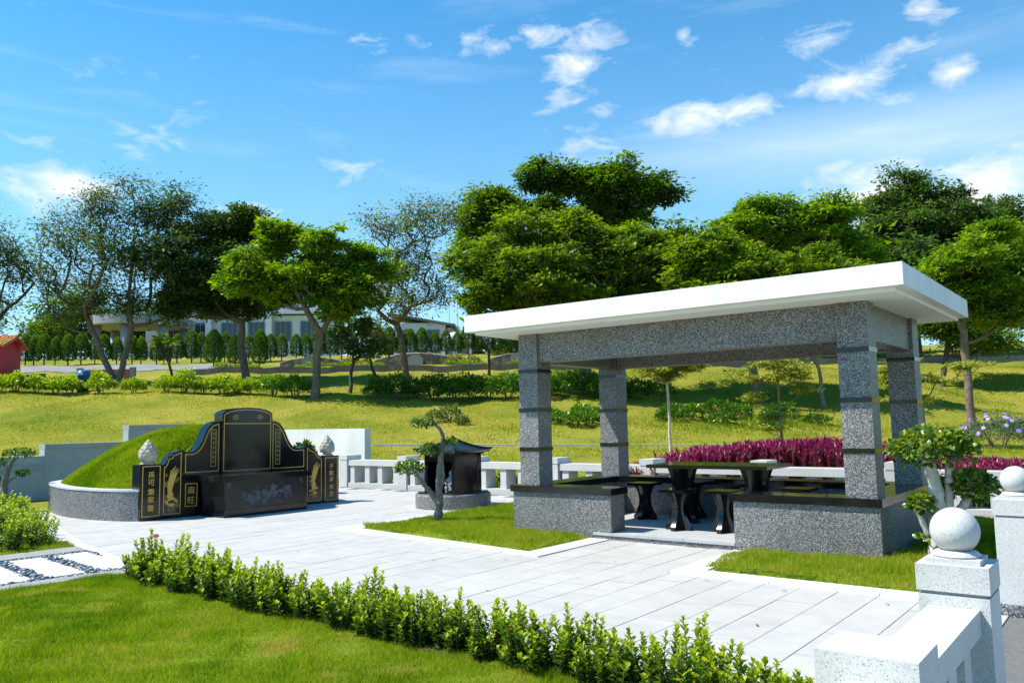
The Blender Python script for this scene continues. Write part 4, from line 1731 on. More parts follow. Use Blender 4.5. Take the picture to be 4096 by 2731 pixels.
# ================================================================== PLANTS
def tubes_mesh(name, chains, mat, n=6):
    """chains: list of (points array, radii array) -> one mesh of tapered tubes"""
    Vs, Fs, off = [], [], 0
    ang = np.arange(n) * 2 * np.pi / n
    for pts, rad in chains:
        pts = np.asarray(pts, float)
        rad = np.asarray(rad, float)
        k = len(pts)
        if k < 2:
            continue
        d = nrm(np.gradient(pts, axis=0))
        ref = np.tile(np.array([.31, .87, .17]), (k, 1))
        bad = np.abs((ref * d).sum(1)) > .9
        ref[bad] = (.9, -.2, .3)
        x = nrm(np.cross(d, ref))
        y = np.cross(d, x)
        ring = pts[:, None, :] + (x[:, None, :] * np.cos(ang)[None, :, None] + y[:, None, :] * np.sin(ang)[None, :, None]) * rad[:, None, None]
        Vs.append(ring.reshape(-1, 3))
        i = (np.arange(k - 1)[:, None] * n + np.arange(n)[None, :])
        j = (np.arange(k - 1)[:, None] * n + (np.arange(n)[None, :] + 1) % n)
        Fs.append(np.stack([i, j, j + n, i + n], -1).reshape(-1, 4) + off)
        off += k * n
    return raw_mesh(name, np.concatenate(Vs), np.concatenate(Fs), mat, smooth=True)


def grow(base, trunk, tips, r, rtrunk, tip_r=.012, seg=.55, low=.45, rise=.35, limbs=None):
    """branch skeleton: every tip is joined to the nearest lower branch"""
    nodes = [np.array(base, float)]
    par = [-1]
    prev = nodes[0]
    for q in trunk:
        q = np.array(q, float)
        k = max(2, int(np.linalg.norm(q - prev) / .35))
        for i in range(1, k + 1):
            p = prev + (q - prev) * i / k + (r.normal(0, .025, 3) * np.array([1, 1, .2]) if i < k else 0)
            nodes.append(p)
            par.append(len(nodes) - 2)
        prev = q
    nt = len(nodes)
    start = max(1, int(nt * low))
    top = nodes[-1]
    for c in (limbs if limbs is not None else []):
        A = np.array(nodes[start:])
        dv = c - A
        ang = dv[:, 2] / np.maximum(np.linalg.norm(dv, axis=1), 1e-6)
        cost = np.linalg.norm(dv, axis=1) + np.clip(.35 - ang, 0, None) * 2.2 + np.linalg.norm(A - top, axis=1) * .45
        j = int(np.argmin(cost)) + start
        a = nodes[j]
        L_ = np.linalg.norm(c - a)
        k = max(3, int(L_ / seg))
        sag = np.array([r.normal(0, .06), r.normal(0, .06), -.13]) * L_
        pj = j
        for i in range(1, k + 1):
            f = i / k
            nodes.append(a + (c - a) * f + sag * math.sin(math.pi * f))
            par.append(pj)
            pj = len(nodes) - 1
    order = np.argsort(np.linalg.norm(tips - top, axis=1))
    tipidx = []
    for ti in order:
        tip = tips[ti]
        A = np.array(nodes[start:])
        dv = tip - A
        cost = np.linalg.norm(dv, axis=1) + np.clip(-dv[:, 2] + .1, 0, None) * 1.6 + np.clip(np.linalg.norm(A - top, axis=1) * .10, 0, 2)
        j = int(np.argmin(cost)) + start
        a = nodes[j]
        L_ = np.linalg.norm(tip - a)
        k = max(2, int(L_ / seg))
        bow = np.array([0, 0, 1]) * L_ * rise * r.uniform(.3, .8) * (-.35 if tip[2] > a[2] + .5 * L_ else .5)
        jit = r.normal(0, .02 * L_, 3) * np.array([1, 1, .4])
        pj = j
        for i in range(1, k + 1):
            f = i / k
            p = a + (tip - a) * f + (bow + jit) * math.sin(math.pi * f)
            nodes.append(p)
            par.append(pj)
            pj = len(nodes) - 1
        tipidx.append(pj)
    n = len(nodes)
    w = np.zeros(n)
    w[tipidx] = tip_r ** 2.3
    ch = [[] for _ in range(n)]
    for i in range(n - 1, 0, -1):
        if w[i] == 0:
            w[i] = tip_r ** 2.3
        w[par[i]] += w[i]
        ch[par[i]].append(i)
    rad = w ** (1 / 2.3)
    rad = rad * min(1.6, max(.4, rtrunk / rad[min(nt - 1, 2)]))
    rad = np.minimum(rad, rtrunk * 1.05)
    # root flare
    z0 = nodes[0][2]
    for i in range(nt):
        h = nodes[i][2] - z0
        rad[i] *= 1 + .45 * math.exp(-h / .25)
    chains = []
    stack = [(0, None)]
    N_ = np.array(nodes)
    while stack:
        i, frm = stack.pop()
        idx = [i] if frm is None else [frm, i]
        cur = i
        while ch[cur]:
            c2 = sorted(ch[cur], key=lambda q: -rad[q])
            for o in c2[1:]:
                stack.append((o, cur))
            cur = c2[0]
            idx.append(cur)
        rr = rad[idx].copy()
        if frm is not None:
            rr[0] = rr[1] * 1.05
        chains.append((N_[idx], rr))
    return chains, N_[tipidx], N_, rad


def blob_points(blobs, n, r, shell=.35):
    """points inside a set of ellipsoids (x, y, z, rx, ry, rz)"""
    w = np.array([b[3] * b[5] for b in blobs])
    idx = r.choice(len(blobs), n, p=w / w.sum())
    B = np.array(blobs)[idx]
    q = sph(r, n) * (r.uniform(shell, 1, n) ** .6 * np.where(r.uniform(0, 1, n) < .3, r.uniform(1.05, 1.5, n), 1))[:, None]
    return B[:, :3] + q * B[:, 3:]


def crown_leaves(name, tips, per, spread, L_, W_, mat, r, droop=.2, flat=.5, tint0=.45, tvar=.26):
    n = len(tips) * per
    c = np.repeat(tips, per, 0)
    size = np.repeat(r.uniform(.55, 1.35, len(tips)), per)[:, None]
    off = r.normal(0, 1, (n, 3)) * np.array([1, 1, flat]) * spread * size
    p = c + off
    d = nrm(off + r.normal(0, .6, (n, 3)) * spread)
    d[:, 2] = d[:, 2] * .6 - droop * r.uniform(0, 1.4, n)
    nr = nrm(np.array([0, 0, 1]) + r.normal(0, .55, (n, 3)))
    clump = np.repeat(r.normal(0, .22, len(tips)), per)
    t = np.clip(tint0 + clump + r.normal(0, tvar, n), 0, 1)
    return tri_leaves(name, p, nrm(d), nr, L_ * r.uniform(.6, 1.35, n), W_ * r.uniform(.7, 1.3, n), t, mat)


TREES = {
'T1':(36, (-23.21, 3.96), [(-23.18, 5.54)], [(-22.7, 9.86, 1.15, 1.15), (-22.06, 8.66, 1.15, 1.15), (-23.64, 9.08, 1.54, 1.73), (-22.39, 7.29, 0.96, 0.58)]),
'T2a':(36, (-17.55, 3.62), [(-17.93, 4.38), (-18.76, 6.14)], [(-19.96, 9.81, 1.15, 1.34), (-20.68, 8.24, 0.77, 0.96), (-19.31, 8.01, 1.54, 1.15), (-18.2, 9.77, 1.34, 1.54), (-18.26, 11.57, 0.96, 0.96), (-20.23, 6.66, 0.77, 0.58), (-18.7, 7.02, 0.96, 0.77)]),
'T2b':(36, (-17.39, 3.62), [(-17.09, 5.04), (-16.92, 6.11)], [(-16.47, 10.94, 1.34, 1.15), (-15.12, 11.81, 1.15, 0.86), (-16.23, 8.94, 1.92, 1.54), (-14.69, 10.11, 0.77, 1.15), (-17.15, 7.19, 1.15, 0.77), (-15.4, 7.16, 1.15, 0.77), (-16.91, 12.35, 0.96, 0.48)]),
'T3':(37, (-12.05, 3.69), [(-12.37, 5.25), (-12.31, 6.25)], [(-13.49, 10.32, 1.78, 1.08), (-12.09, 10.7, 0.99, 0.79), (-14.47, 9.11, 1.58, 0.99), (-12.26, 8.66, 1.78, 1.18), (-15.04, 7.5, 1.18, 0.89), (-13.44, 7.27, 1.58, 0.89), (-11.44, 7.23, 1.18, 0.79), (-11.07, 9.86, 0.79, 0.79)]),
'T4':(31, (-7.51, 2.52), [(-7.45, 3.74), (-7.33, 4.99)], [(-8.78, 8.74, 0.99, 0.74), (-7.26, 8.28, 1.16, 0.66), (-5.91, 7.91, 0.99, 0.66), (-9.6, 7.47, 1.16, 0.74), (-8.09, 7.11, 1.49, 0.83), (-6.25, 6.73, 1.49, 0.74), (-10.43, 7.06, 0.74, 0.36), (-5.08, 7.47, 0.83, 0.5), (-8.92, 6.44, 0.83, 0.41), (-6.91, 6.07, 0.99, 0.33)]),
'T5':(36, (-4.66, 3.5), [(-4.84, 4.82), (-5.09, 5.89)], [(-4.13, 10.5, 1.34, 0.96), (-2.95, 10.88, 0.77, 0.77), (-5.3, 10.13, 1.15, 0.77), (-4.34, 8.72, 1.54, 1.15), (-3.37, 7.52, 1.15, 0.77), (-5.7, 7.56, 1.15, 0.96), (-6.29, 6.01, 0.96, 0.58), (-4.54, 6.76, 1.34, 0.77), (-6.09, 10.54, 0.77, 0.48)]),
'T5b':(33, (-6.59, 2.86), [(-6.5, 3.86)], [(-6.83, 5.29, 0.7, 0.62), (-5.94, 5.63, 0.7, 0.53), (-5.5, 4.73, 0.53, 0.53), (-6.12, 4.56, 0.7, 0.44)]),
'T6b':(46, (5.22, 4.32), [(5.29, 6.54)], [(1.53, 15.47, 1.23, 0.74), (3.04, 15.57, 1.47, 0.86), (5.04, 15.15, 1.72, 0.86), (7.04, 14.85, 1.47, 0.98), (8.54, 14.57, 1.1, 0.74), (2.0, 13.92, 2.7, 0.98), (5.75, 13.59, 3.19, 0.98), (-0.52, 13.2, 1.96, 1.1), (-1.54, 11.69, 1.47, 1.47)]),
'T6':(36, (3.18, 3.38), [(3.15, 4.67), (3.09, 5.83)], [(2.53, 10.38, 1.54, 0.77), (0.55, 9.42, 2.11, 0.96), (4.46, 9.55, 2.3, 0.96), (-1.41, 8.67, 1.15, 0.96), (1.49, 8.02, 2.49, 0.96), (4.8, 7.96, 2.49, 0.96), (6.39, 8.91, 1.54, 0.96), (-0.46, 7.56, 1.73, 0.77), (7.12, 7.72, 1.34, 0.77), (2.4, 6.95, 2.5, .55), (6.0, 6.9, 2.2, .55), (-.9, 6.9, 1.3, .5)]),
'T7':(35, (10.57, 2.85), [(10.16, 4.07), (9.84, 5.21)], [(8.49, 8.86, 1.49, 0.93), (9.98, 8.25, 1.87, 0.93), (8.06, 7.52, 1.68, 0.75), (11.08, 7.46, 1.87, 0.75), (12.79, 7.81, 1.49, 0.84), (8.2, 6.6, 1.9, .6), (11.3, 6.5, 1.9, .6), (13.6, 6.7, 1.5, .6), (14.6, 7.4, 1.2, .7)]),
'T7b':(42, (13.95, 3.94), [(14.05, 5.92)], [(13.46, 12.14, 1.57, 0.78), (15.28, 11.88, 1.57, 0.78), (12.06, 11.36, 1.34, 0.67), (16.62, 11.39, 1.57, 0.9), (17.69, 10.21, 1.34, 0.9), (14.3, 10.73, 2.69, 0.9)]),
'T8':(52, (25.64, 5.12), [(25.79, 7.41)], [(26.07, 15.68, 1.11, 1.25), (24.01, 14.56, 1.66, 1.11), (27.4, 14.5, 2.22, 1.25), (29.92, 14.16, 1.94, 1.25), (32.74, 14.11, 1.66, 1.39), (25.03, 12.82, 3.05, 1.39), (28.95, 12.46, 3.33, 1.39), (23.29, 11.99, 1.66, 1.11), (32.3, 12.11, 2.22, 1.66)]),
'T9':(27, (15.04, 1.82), [(15.05, 3.04), (15.03, 4.2)], [(15.0, 6.7, 1.15, 0.58), (16.35, 7.12, 1.01, 0.72), (14.36, 5.97, 0.86, 0.43), (15.81, 5.79, 1.44, 0.58), (16.98, 5.92, 0.86, 0.86), (14.6, 5.15, 0.86, 0.43), (16.31, 4.76, 0.86, 0.5)]),
'T10':(36, (18.88, 3.6), [(19.25, 4.76)], [(19.01, 5.54, 0.96, 0.77), (20.14, 5.13, 1.15, 0.58), (21.46, 4.72, 1.15, 0.48)]),
'T11':(30, (11.4, 2.28), [(11.24, 3.16), (11.03, 3.73)], [(10.83, 4.46, 0.8, 0.48), (11.65, 4.6, 0.8, 0.48)]),
'Y1':(20, (3.83, 0.79), [(3.79, 1.79), (3.76, 2.32)], [(3.44, 2.63, 0.38, 0.17), (4.14, 2.69, 0.41, 0.17), (3.82, 2.83, 0.53, 0.11), (3.81, 2.51, 0.27, 0.11), (3.21, 2.78, 0.27, 0.09), (4.52, 2.79, 0.27, 0.09)]),
'Y2':(20, (6.55, 0.9), [(6.49, 1.74), (6.51, 3.13)], [(6.33, 2.76, 0.64, 0.16), (5.58, 2.61, 0.53, 0.11), (5.99, 2.39, 0.53, 0.11), (6.81, 2.69, 0.48, 0.19), (7.15, 2.1, 0.38, 0.1), (5.97, 1.91, 0.53, 0.11), (6.58, 1.47, 0.53, 0.1), (6.15, 1.17, 0.41, 0.07), (6.95, 2.42, 0.43, 0.11)]),
'Y3':(19, (9.53, 0.96), [(9.51, 1.66), (9.44, 2.37)], [(9.12, 2.17, 0.46, 0.22), (8.95, 2.58, 0.41, 0.22), (9.84, 2.26, 0.61, 0.14), (10.47, 2.55, 0.61, 0.1), (9.5, 1.81, 0.61, 0.1), (9.21, 1.87, 0.41, 0.1)]),
}


def make_tree(key, name, label, leaf, bark, ntips, per, rtrunk, spread=.38, L_=.26, W_=.10, seed=1, tint0=.45, depth=.85, droop=.25, low=.6, tip_r=.012, rise=.35, flat=.52, cat='tree', D2=None):
    D, (bx, bz), trunk, bl = TREES[key]
    k = 1.0 if D2 is None else D2 / D
    D *= k
    bx *= k
    trunk = [(x * k, 1.4 + (z - 1.4) * k) for x, z in trunk]
    bl = [(x * k, 1.4 + (z - 1.4) * k, a * k, b * k) for x, z, a, b in bl]
    r = np.random.default_rng(seed)
    bz = tz(bx, D) - .06
    base = np.array(CF(bx, D, bz))
    tr = [np.array(CF(x, D + r.uniform(-.1, .1), z)) for x, z in trunk]
    blobs = []
    for (x, z, rx, rz_) in bl:
        rz_ = rz_ * 1.28 if key in ('T6b', 'T7b', 'T8', 'T6', 'T7', 'T9', 'T3', 'T4') else rz_
        c = CF(x, D + r.uniform(-.5, .5) * rx, z)
        for q in range(5):
            e = sph(r, 1)[0] * r.uniform(.15, .7)
            k2 = r.uniform(.5, .82)
            blobs.append((c.x + e[0] * rx, c.y + e[1] * rx * depth, c.z + e[2] * rz_, rx * k2, rx * depth * k2, rz_ * k2 * .9))
    tips = blob_points(blobs, ntips, r)
    lim = sorted([np.array(b[:3]) - np.array([0, 0, b[5] * .5]) for b in blobs[::3]], key=lambda q: np.linalg.norm(q - tr[-1]))
    chains, tp, nd, rad = grow(base, tr, tips, r, rtrunk, tip_r=tip_r, low=low, rise=rise, limbs=lim)
    t = thing(name, label, cat, base)
    o = raw_obj('trunk', tubes_mesh('trunk', chains, bark), t)
    o.matrix_parent_inverse = Matrix.Translation(-t.location)
    me = crown_leaves('crown', tp, per, spread, L_, W_, leaf, r, droop, flat, tint0)
    o = raw_obj('crown', me, t)
    o.matrix_parent_inverse = Matrix.Translation(-t.location)
    return t


SPARSE = dict(tip_r=.006, rise=.12, low=.55, flat=.75)
make_tree('T1', 'sparse_tree', 'thin leaved tree standing over the red hut', 'leaf_olive', 'bark_dark', 300, 20, .12, .30, .17, .07, 11, .45, **SPARSE)
make_tree('T2a', 'sparse_tree', 'tall open crowned tree leaning over the cypress row, by the brick lattice wall', 'leaf_olive', 'bark', 430, 26, .14, .30, .17, .07, 12, .45, **SPARSE)
make_tree('T2b', 'sparse_tree', 'tall open crowned tree with darker top tufts, twin of the leaning one', 'leaf_olive', 'bark', 430, 38, .16, .30, .18, .075, 13, .28, **SPARSE)
make_tree('T3', 'dense_tree', 'dark dense tree before the white building, with a forked trunk', 'leaf_dark', 'bark', 480, 105, .17, .23, .20, .10, 14, .55, flat=.4)
make_tree('T4', 'bright_tree', 'bright green spreading tree on the bank edge, above the tomb', 'leaf_bright', 'bark', 470, 105, .15, .175, .18, .10, 15, .52, flat=.4)
make_tree('T5', 'sparse_tree', 'half bare olive tree beside the modern house', 'leaf_olive', 'bark', 430, 28, .14, .30, .16, .07, 16, .62, **SPARSE)
make_tree('T5b', 'small_tree', 'small dark tree with big drooping leaves behind the bank hedge', 'leaf_dark', 'bark_dark', 60, 24, .07, .18, .22, .12, 17, .5, droop=.6)
make_tree('T6b', 'dense_tree', 'big dark tree whose top stands highest behind the pavilion', 'leaf_mid', 'bark_dark', 520, 105, .30, .30, .28, .15, 18, .25, flat=.4)
make_tree('T6', 'bright_tree', 'broad green tree behind the left end of the pavilion roof', 'leaf_mid', 'bark', 700, 110, .25, .215, .21, .115, 19, .6, depth=1.1, D2=33.5, flat=.4)
make_tree('T7', 'bright_tree', 'green tree with a forked trunk behind the middle of the pavilion', 'leaf_mid', 'bark', 520, 110, .18, .215, .21, .115, 20, .62, depth=1.2, D2=31.5, flat=.4)
make_tree('T7b', 'lime_tree', 'yellow green tree crown behind the pavilion roof', 'leaf_lime', 'bark', 420, 110, .20, .25, .26, .13, 21, .36, flat=.4)
make_tree('T8', 'dense_tree', 'dark feathery tree farthest back over the roof corner', 'leaf_dark', 'bark_dark', 560, 100, .28, .32, .30, .14, 22, .85, flat=.45)
make_tree('T9', 'bright_tree', 'green tree with a red brown trunk beside the violet flower bush', 'leaf_bright', 'bark', 430, 105, .14, .17, .155, .09, 23, .45, flat=.4)
make_tree('T10', 'dense_tree', 'shaded tree with a leaning trunk beyond the right rear pillar', 'leaf_mid', 'bark_dark', 80, 150, .15, .30, .18, .09, 24, .3)
make_tree('T11', 'small_tree', 'thin leaning tree on the sunny rise seen through the pavilion', 'leaf_mid', 'bark_grey', 40, 110, .07, .25, .16, .08, 25, .4)
make_tree('Y1', 'young_tree', 'young slender tree with a flat yellow green crown behind the table', 'leaf_yellow', 'bark_pale', 170, 60, .032, .07, .06, .045, 26, .45, .9, .1, .9, .004, flat=.35)
make_tree('Y2', 'young_tree', 'young tree with layered yellow green tiers behind the purple bed', 'leaf_yellow', 'bark_grey', 190, 50, .035, .075, .06, .045, 27, .45, .9, .1, .15, .004, .1, flat=.25)
make_tree('Y3', 'young_tree', 'young layered yellow green tree beside the right rear pillar', 'leaf_yellow', 'bark_grey', 150, 60, .035, .085, .065, .05, 28, .5, .9, .1, .15, .004, .1, flat=.25)


# ---------------- shrubs
def ixora_proto(seed, h=.46, nstem=13, spread=.13, flower=False):
    r = np.random.default_rng(seed)
    t = thing('ixora_shrub', 'x', 'shrub')
    B, Dr, Nr, Ln, Wd, Ti = [], [], [], [], [], []
    chains = []
    for s_ in range(nstem):
        a = r.uniform(0, 6.28)
        rr = spread * math.sqrt(r.uniform(0, 1))
        b0 = np.array([math.cos(a) * rr * .7, math.sin(a) * rr * .7, -.02])
        hh = h * r.uniform(.42, 1.0) * (1.28 if r.uniform() < .12 else 1)
        tp = b0 + np.array([math.cos(a) * rr * .7 + r.normal(0, .02), math.sin(a) * rr * .7 + r.normal(0, .02), hh])
        mid = (b0 + tp) / 2 + r.normal(0, .012, 3)
        k = 12
        f = np.linspace(0, 1, k)[:, None]
        pts = (1 - f) ** 2 * b0 + 2 * f * (1 - f) * mid + f ** 2 * tp
        chains.append((pts, np.linspace(.0045, .0022, k)))
        nl = int(hh / .021)
        ph = r.uniform(0, 6.28)
        for q in range(nl):
            ff = .10 + .90 * (q + .5) / nl
            p = (1 - ff) ** 2 * b0 + 2 * ff * (1 - ff) * mid + ff ** 2 * tp
            for sgn in (0, math.pi):
                aa = ph + q * 1.57 + sgn + r.normal(0, .25)
                el = .35 + .75 * ff ** 3 + r.normal(0, .16)
                d = np.array([math.cos(aa) * math.cos(el), math.sin(aa) * math.cos(el), math.sin(el)])
                B.append(p)
                Dr.append(d)
                Nr.append(np.array([-math.cos(aa) * math.sin(el), -math.sin(aa) * math.sin(el), math.cos(el)]) + r.normal(0, .25, 3))
                Ln.append(.056 * r.uniform(.75, 1.2) * (1 - .35 * max(0, ff - .8) / .2))
                Wd.append(.025 * r.uniform(.8, 1.2))
                Ti.append(np.clip(.24 + .66 * max(0, ff - .62) / .38 + r.normal(0, .13) - .12 * (ff < .5), 0, 1))  # young tips paler; lower leaves darkened to paint the hedge's inner shade
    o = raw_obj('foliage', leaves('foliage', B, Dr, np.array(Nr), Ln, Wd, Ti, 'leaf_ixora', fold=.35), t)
    raw_obj('stems', tubes_mesh('stems', chains, 'stem', 5), t)
    if flower:
        m = MB()
        for q in range(34):
            e = Vector(sph(r, 1)[0])
            e.z = abs(e.z)
            c = Vector((.02, 0, h * .98)) + e * .026
            for k in range(4):
                a = k * 1.57 + r.uniform(0, 1)
                sd = e.orthogonal().normalized()
                v = Matrix.Rotation(a, 3, e) @ sd
                m.tube([c, c + v * .011 + e * .003], [.003, .0012], 4)
        m.obj('flower_cluster', 'redpetal', t)
    return t


def hedge_from(protos, spots, label, group, zf=None):
    first = set()
    for i, (s_, t_, scl) in enumerate(spots):
        p = protos[i % len(protos)]
        z = .0 if zf is None else zf(s_, t_)
        if id(p) in first:
            o = dup(p, P(s_, t_, z), random.uniform(0, 6.28), scl)
        else:
            first.add(id(p))
            o = p
            o.location = P(s_, t_, z)
            o.scale = (scl,) * 3
            o.rotation_euler = (0, 0, random.uniform(0, 6.28))
        o['label'] = label
        if group:
            o['group'] = group


ix = [ixora_proto(100 + k, (.36, .41, .38, .45, .40, .34, .43, .37)[k], (20, 24, 18, 22, 26, 19, 22, 17)[k], (.15, .18, .14, .17, .2, .16, .17, .13)[k]) for k in range(8)]
sp = []
for i in range(62):
    f = i / 61
    s_ = 5.42 - 6.6 * f
    sp.append((s_ + random.uniform(-.05, .05), -4.55 - .22 * f + random.uniform(-.07, .07), random.uniform(.75, 1.12) * (.92 - .1 * f)))
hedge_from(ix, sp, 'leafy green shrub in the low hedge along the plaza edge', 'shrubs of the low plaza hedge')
sp2 = [(5.28, -4.50, 1.0), (.9, -4.72, .8)]
fx = ixora_proto(130, .42, 14, .12, True)
hedge_from([fx], sp2[:1], 'hedge shrub topped with a round red flower cluster', None)
fx2 = ixora_proto(131, .26, 12, .12, True)
hedge_from([fx2], sp2[1:], 'low hedge shrub with a dull red flower beside the balustrade end', None)
ix2 = [ixora_proto(140 + k, .43, 18, .18) for k in range(4)]
sp = []
for i in range(22):
    f = (i // 2) / 10
    s_ = 8.55 + 4.6 * f + random.uniform(-.08, .08)
    t_ = -4.12 + 1.25 * f - (i % 2) * .32 + random.uniform(-.05, .05)
    sp.append((s_, t_, random.uniform(.85, 1.15)))
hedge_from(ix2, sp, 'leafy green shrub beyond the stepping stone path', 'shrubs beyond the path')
m = MB()
m.poly_z([(-5.75, -4.36), (-5.75, -4.62), (-2.5, -4.74), (1.15, -4.9), (1.15, -4.46)][::-1], -.02, .022)
m.obj('planting_bed', 'soil', None, False, 'narrow strip of dark soil under the low hedge', 'soil', kind='structure')


def bush_proto(name, seed, rx, ry, h, n, L_, W_, mat, tint0=.45, stems=7, up=.3):
    """dense shrub: leaves through a rounded volume with more near the skin, on a few stems"""
    r = np.random.default_rng(seed)
    t = thing(name, 'x', 'shrub')
    q = sph(r, n)
    q[:, 2] = np.abs(q[:, 2]) * 1.0 - .25 * r.uniform(0, 1, n)
    rad = r.uniform(.55, 1.0, n) ** .5
    lump = 1 + .22 * np.sin(q[:, 0] * 5 + seed) * np.cos(q[:, 1] * 4 + 2 * seed) + .15 * np.sin(q[:, 2] * 7 + seed) + .1 * np.sin(q[:, 0] * 13 + q[:, 1] * 11)
    p = q * (rad * lump)[:, None] * np.array([rx, ry, h * .62]) + np.array([0, 0, h * .38])
    p[:, 2] = np.maximum(p[:, 2], .03)
    d = nrm(q + r.normal(0, .7, (n, 3)) + np.array([0, 0, up]))
    nr = nrm(q * .6 + np.array([0, 0, .7]) + r.normal(0, .4, (n, 3)))
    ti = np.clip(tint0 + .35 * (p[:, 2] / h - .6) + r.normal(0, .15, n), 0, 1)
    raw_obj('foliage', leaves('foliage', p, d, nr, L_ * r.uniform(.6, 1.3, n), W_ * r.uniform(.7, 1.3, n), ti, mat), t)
    ch = []
    for k in range(stems):
        a = r.uniform(0, 6.28)
        e = np.array([math.cos(a) * rx * .6, math.sin(a) * ry * .6, h * r.uniform(.6, .85)])
        b = np.array([math.cos(a) * rx * .12, math.sin(a) * ry * .12, -.05])
        f = np.linspace(0, 1, 5)[:, None]
        ch.append((b + (e - b) * f + np.sin(f * 3.14) * np.array([0, 0, .05]), np.linspace(.018, .006, 5)))
    raw_obj('stems', tubes_mesh('stems', ch, 'stem', 5), t)
    return t


def scatter_bushes(protos, spots, label, group):
    used = set()
    for i, (xc, d, scl) in enumerate(spots):
        p = protos[i % len(protos)]
        loc = G(xc, d, -.02)
        if id(p) in used:
            o = dup(p, loc, random.uniform(0, 6.28), scl)
        else:
            used.add(id(p))
            o = p
            o.location = loc
            o.scale = (scl,) * 3
        o['label'] = label
        if group:
            o['group'] = group


# sunny hedge along the left of the bank
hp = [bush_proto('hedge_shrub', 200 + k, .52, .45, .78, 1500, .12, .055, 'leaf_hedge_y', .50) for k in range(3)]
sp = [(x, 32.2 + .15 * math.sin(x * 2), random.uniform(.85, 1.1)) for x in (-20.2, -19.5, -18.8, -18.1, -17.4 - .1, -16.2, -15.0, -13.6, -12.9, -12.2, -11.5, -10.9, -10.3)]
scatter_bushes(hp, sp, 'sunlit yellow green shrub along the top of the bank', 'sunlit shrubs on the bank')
hp2 = [bush_proto('hedge_shrub', 230 + k, .55, .5, .85, 1500, .12, .055, 'leaf_hedge', .65) for k in range(2)]
scatter_bushes(hp2, [(-9.25, 31.6, 1.0), (-8.35, 31.4, 1.08)], 'bright green shrub beside the trunk of the spreading tree', 'green shrubs beside the spreading tree')
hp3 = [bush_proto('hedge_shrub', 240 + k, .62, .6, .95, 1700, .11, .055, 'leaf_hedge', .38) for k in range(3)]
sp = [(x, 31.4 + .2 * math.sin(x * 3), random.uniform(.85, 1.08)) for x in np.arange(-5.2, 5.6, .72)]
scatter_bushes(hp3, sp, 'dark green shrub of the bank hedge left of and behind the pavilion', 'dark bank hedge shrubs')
hp4 = [bush_proto('bank_shrub', 250 + k, .34, .3, .48, 420, .12, .06, 'leaf_hedge', .5, 5) for k in range(2)]
scatter_bushes(hp4, [(1.45, 26.9, 1.0), (2.0, 26.2, 1.15), (2.5, 26.6, 1.0), (2.9, 27.4, 1.0), (1.2, 27.6, .9), (2.3, 27.6, 1.1)], 'loose leafy plant growing on the bank face behind the left pillars', 'plants on the bank face')
hp6 = [bush_proto('wild_shrub', 265 + k, .5, .4, .36, 520, .12, .05, 'leaf_hedge', .22, 5) for k in range(2)]
scatter_bushes(hp6, [(5.2, 27.4, 1.0), (6.0, 28.0, 1.2), (6.9, 27.2, 1.0), (7.7, 28.2, 1.1), (8.6, 27.5, .9), (9.3, 28.4, 1.2), (7.2, 29.0, 1.1), (5.6, 28.8, 1.0), (10.0, 27.2, .9), (8.2, 26.2, .8)], 'dark wild shrub on the shaded bank seen through the pavilion', 'wild shrubs on the shaded bank')
hp5 = [bush_proto('bank_weed', 260, .3, .28, .38, 260, .12, .05, 'leaf_olive', .6, 5)]
scatter_bushes(hp5, [(-2.6, 27.0, 1.0), (-2.1, 27.3, 1.3), (-1.7, 26.6, .9)], 'brownish weed clump on the bank above the incense house', 'weed clumps on the bank')


# violet flowering bush on the right
vb = bush_proto('flower_bush', 270, .85, .6, .82, 2600, .13, .022, 'leaf_grey', .45, 9)
r = np.random.default_rng(3)
for k in range(40):
    m = MB()
    e = Vector(sph(r, 1)[0])
    e.z = abs(e.z) * .9 + .15
    e.normalize()
    c = Vector((e.x * .95, e.y * .72, .31 + e.z * .66))
    x_ = e.orthogonal().normalized()
    y_ = e.cross(x_)
    for q in range(5):
        a = q * 1.257
        v = (x_ * math.cos(a) + y_ * math.sin(a)) * .062
        w = (y_ * math.cos(a) - x_ * math.sin(a)) * .029
        up_ = e * .006
        m.prism([c, c + v * .6 - w, c + v, c + v * .6 + w], [c + up_, c + v * .6 - w + up_, c + v + up_, c + v * .6 + w + up_])
    m.obj('flower', 'purple', vb)
scatter_bushes([vb], [(13.05, 22.2, 1.0)], 'grey green bush dotted with violet flowers', None)

# purple bed behind the back balustrade
def croton_proto(seed):
    r = np.random.default_rng(seed)
    t = thing('purple_plant', 'x', 'plant')
    n = 460
    stem = r.integers(0, 16, n)
    bs = r.normal(0, .10, (16, 2))
    hh = r.uniform(.40, .47, 16)
    f = r.uniform(.35, 1.0, n)
    b = np.stack([bs[stem, 0] * (1 + .4 * f), bs[stem, 1] * (1 + .4 * f), hh[stem] * f], 1)
    a = r.uniform(0, 6.28, n)
    el = r.uniform(.5, 1.35, n)
    d = np.stack([np.cos(a) * np.cos(el), np.sin(a) * np.cos(el), np.sin(el)], 1)
    nr = nrm(np.stack([-np.cos(a) * np.sin(el), -np.sin(a) * np.sin(el), np.cos(el)], 1) + r.normal(0, .3, (n, 3)))
    ti = np.clip(.15 + .5 * f + r.normal(0, .2, n), 0, 1)
    raw_obj('foliage', leaves('foliage', b, d, nr,   .078 * r.uniform(.7, 1.3, n), .02 * r.uniform(.7, 1.2, n), ti, 'leaf_croton'), t)
    ch = [(np.array([[x, y, -.03], [x * 1.4, y * 1.4, h]]), [.006, .004]) for (x, y), h in zip(bs, hh)]
    raw_obj('stems', tubes_mesh('stems', ch, 'stem', 4), t)
    return t


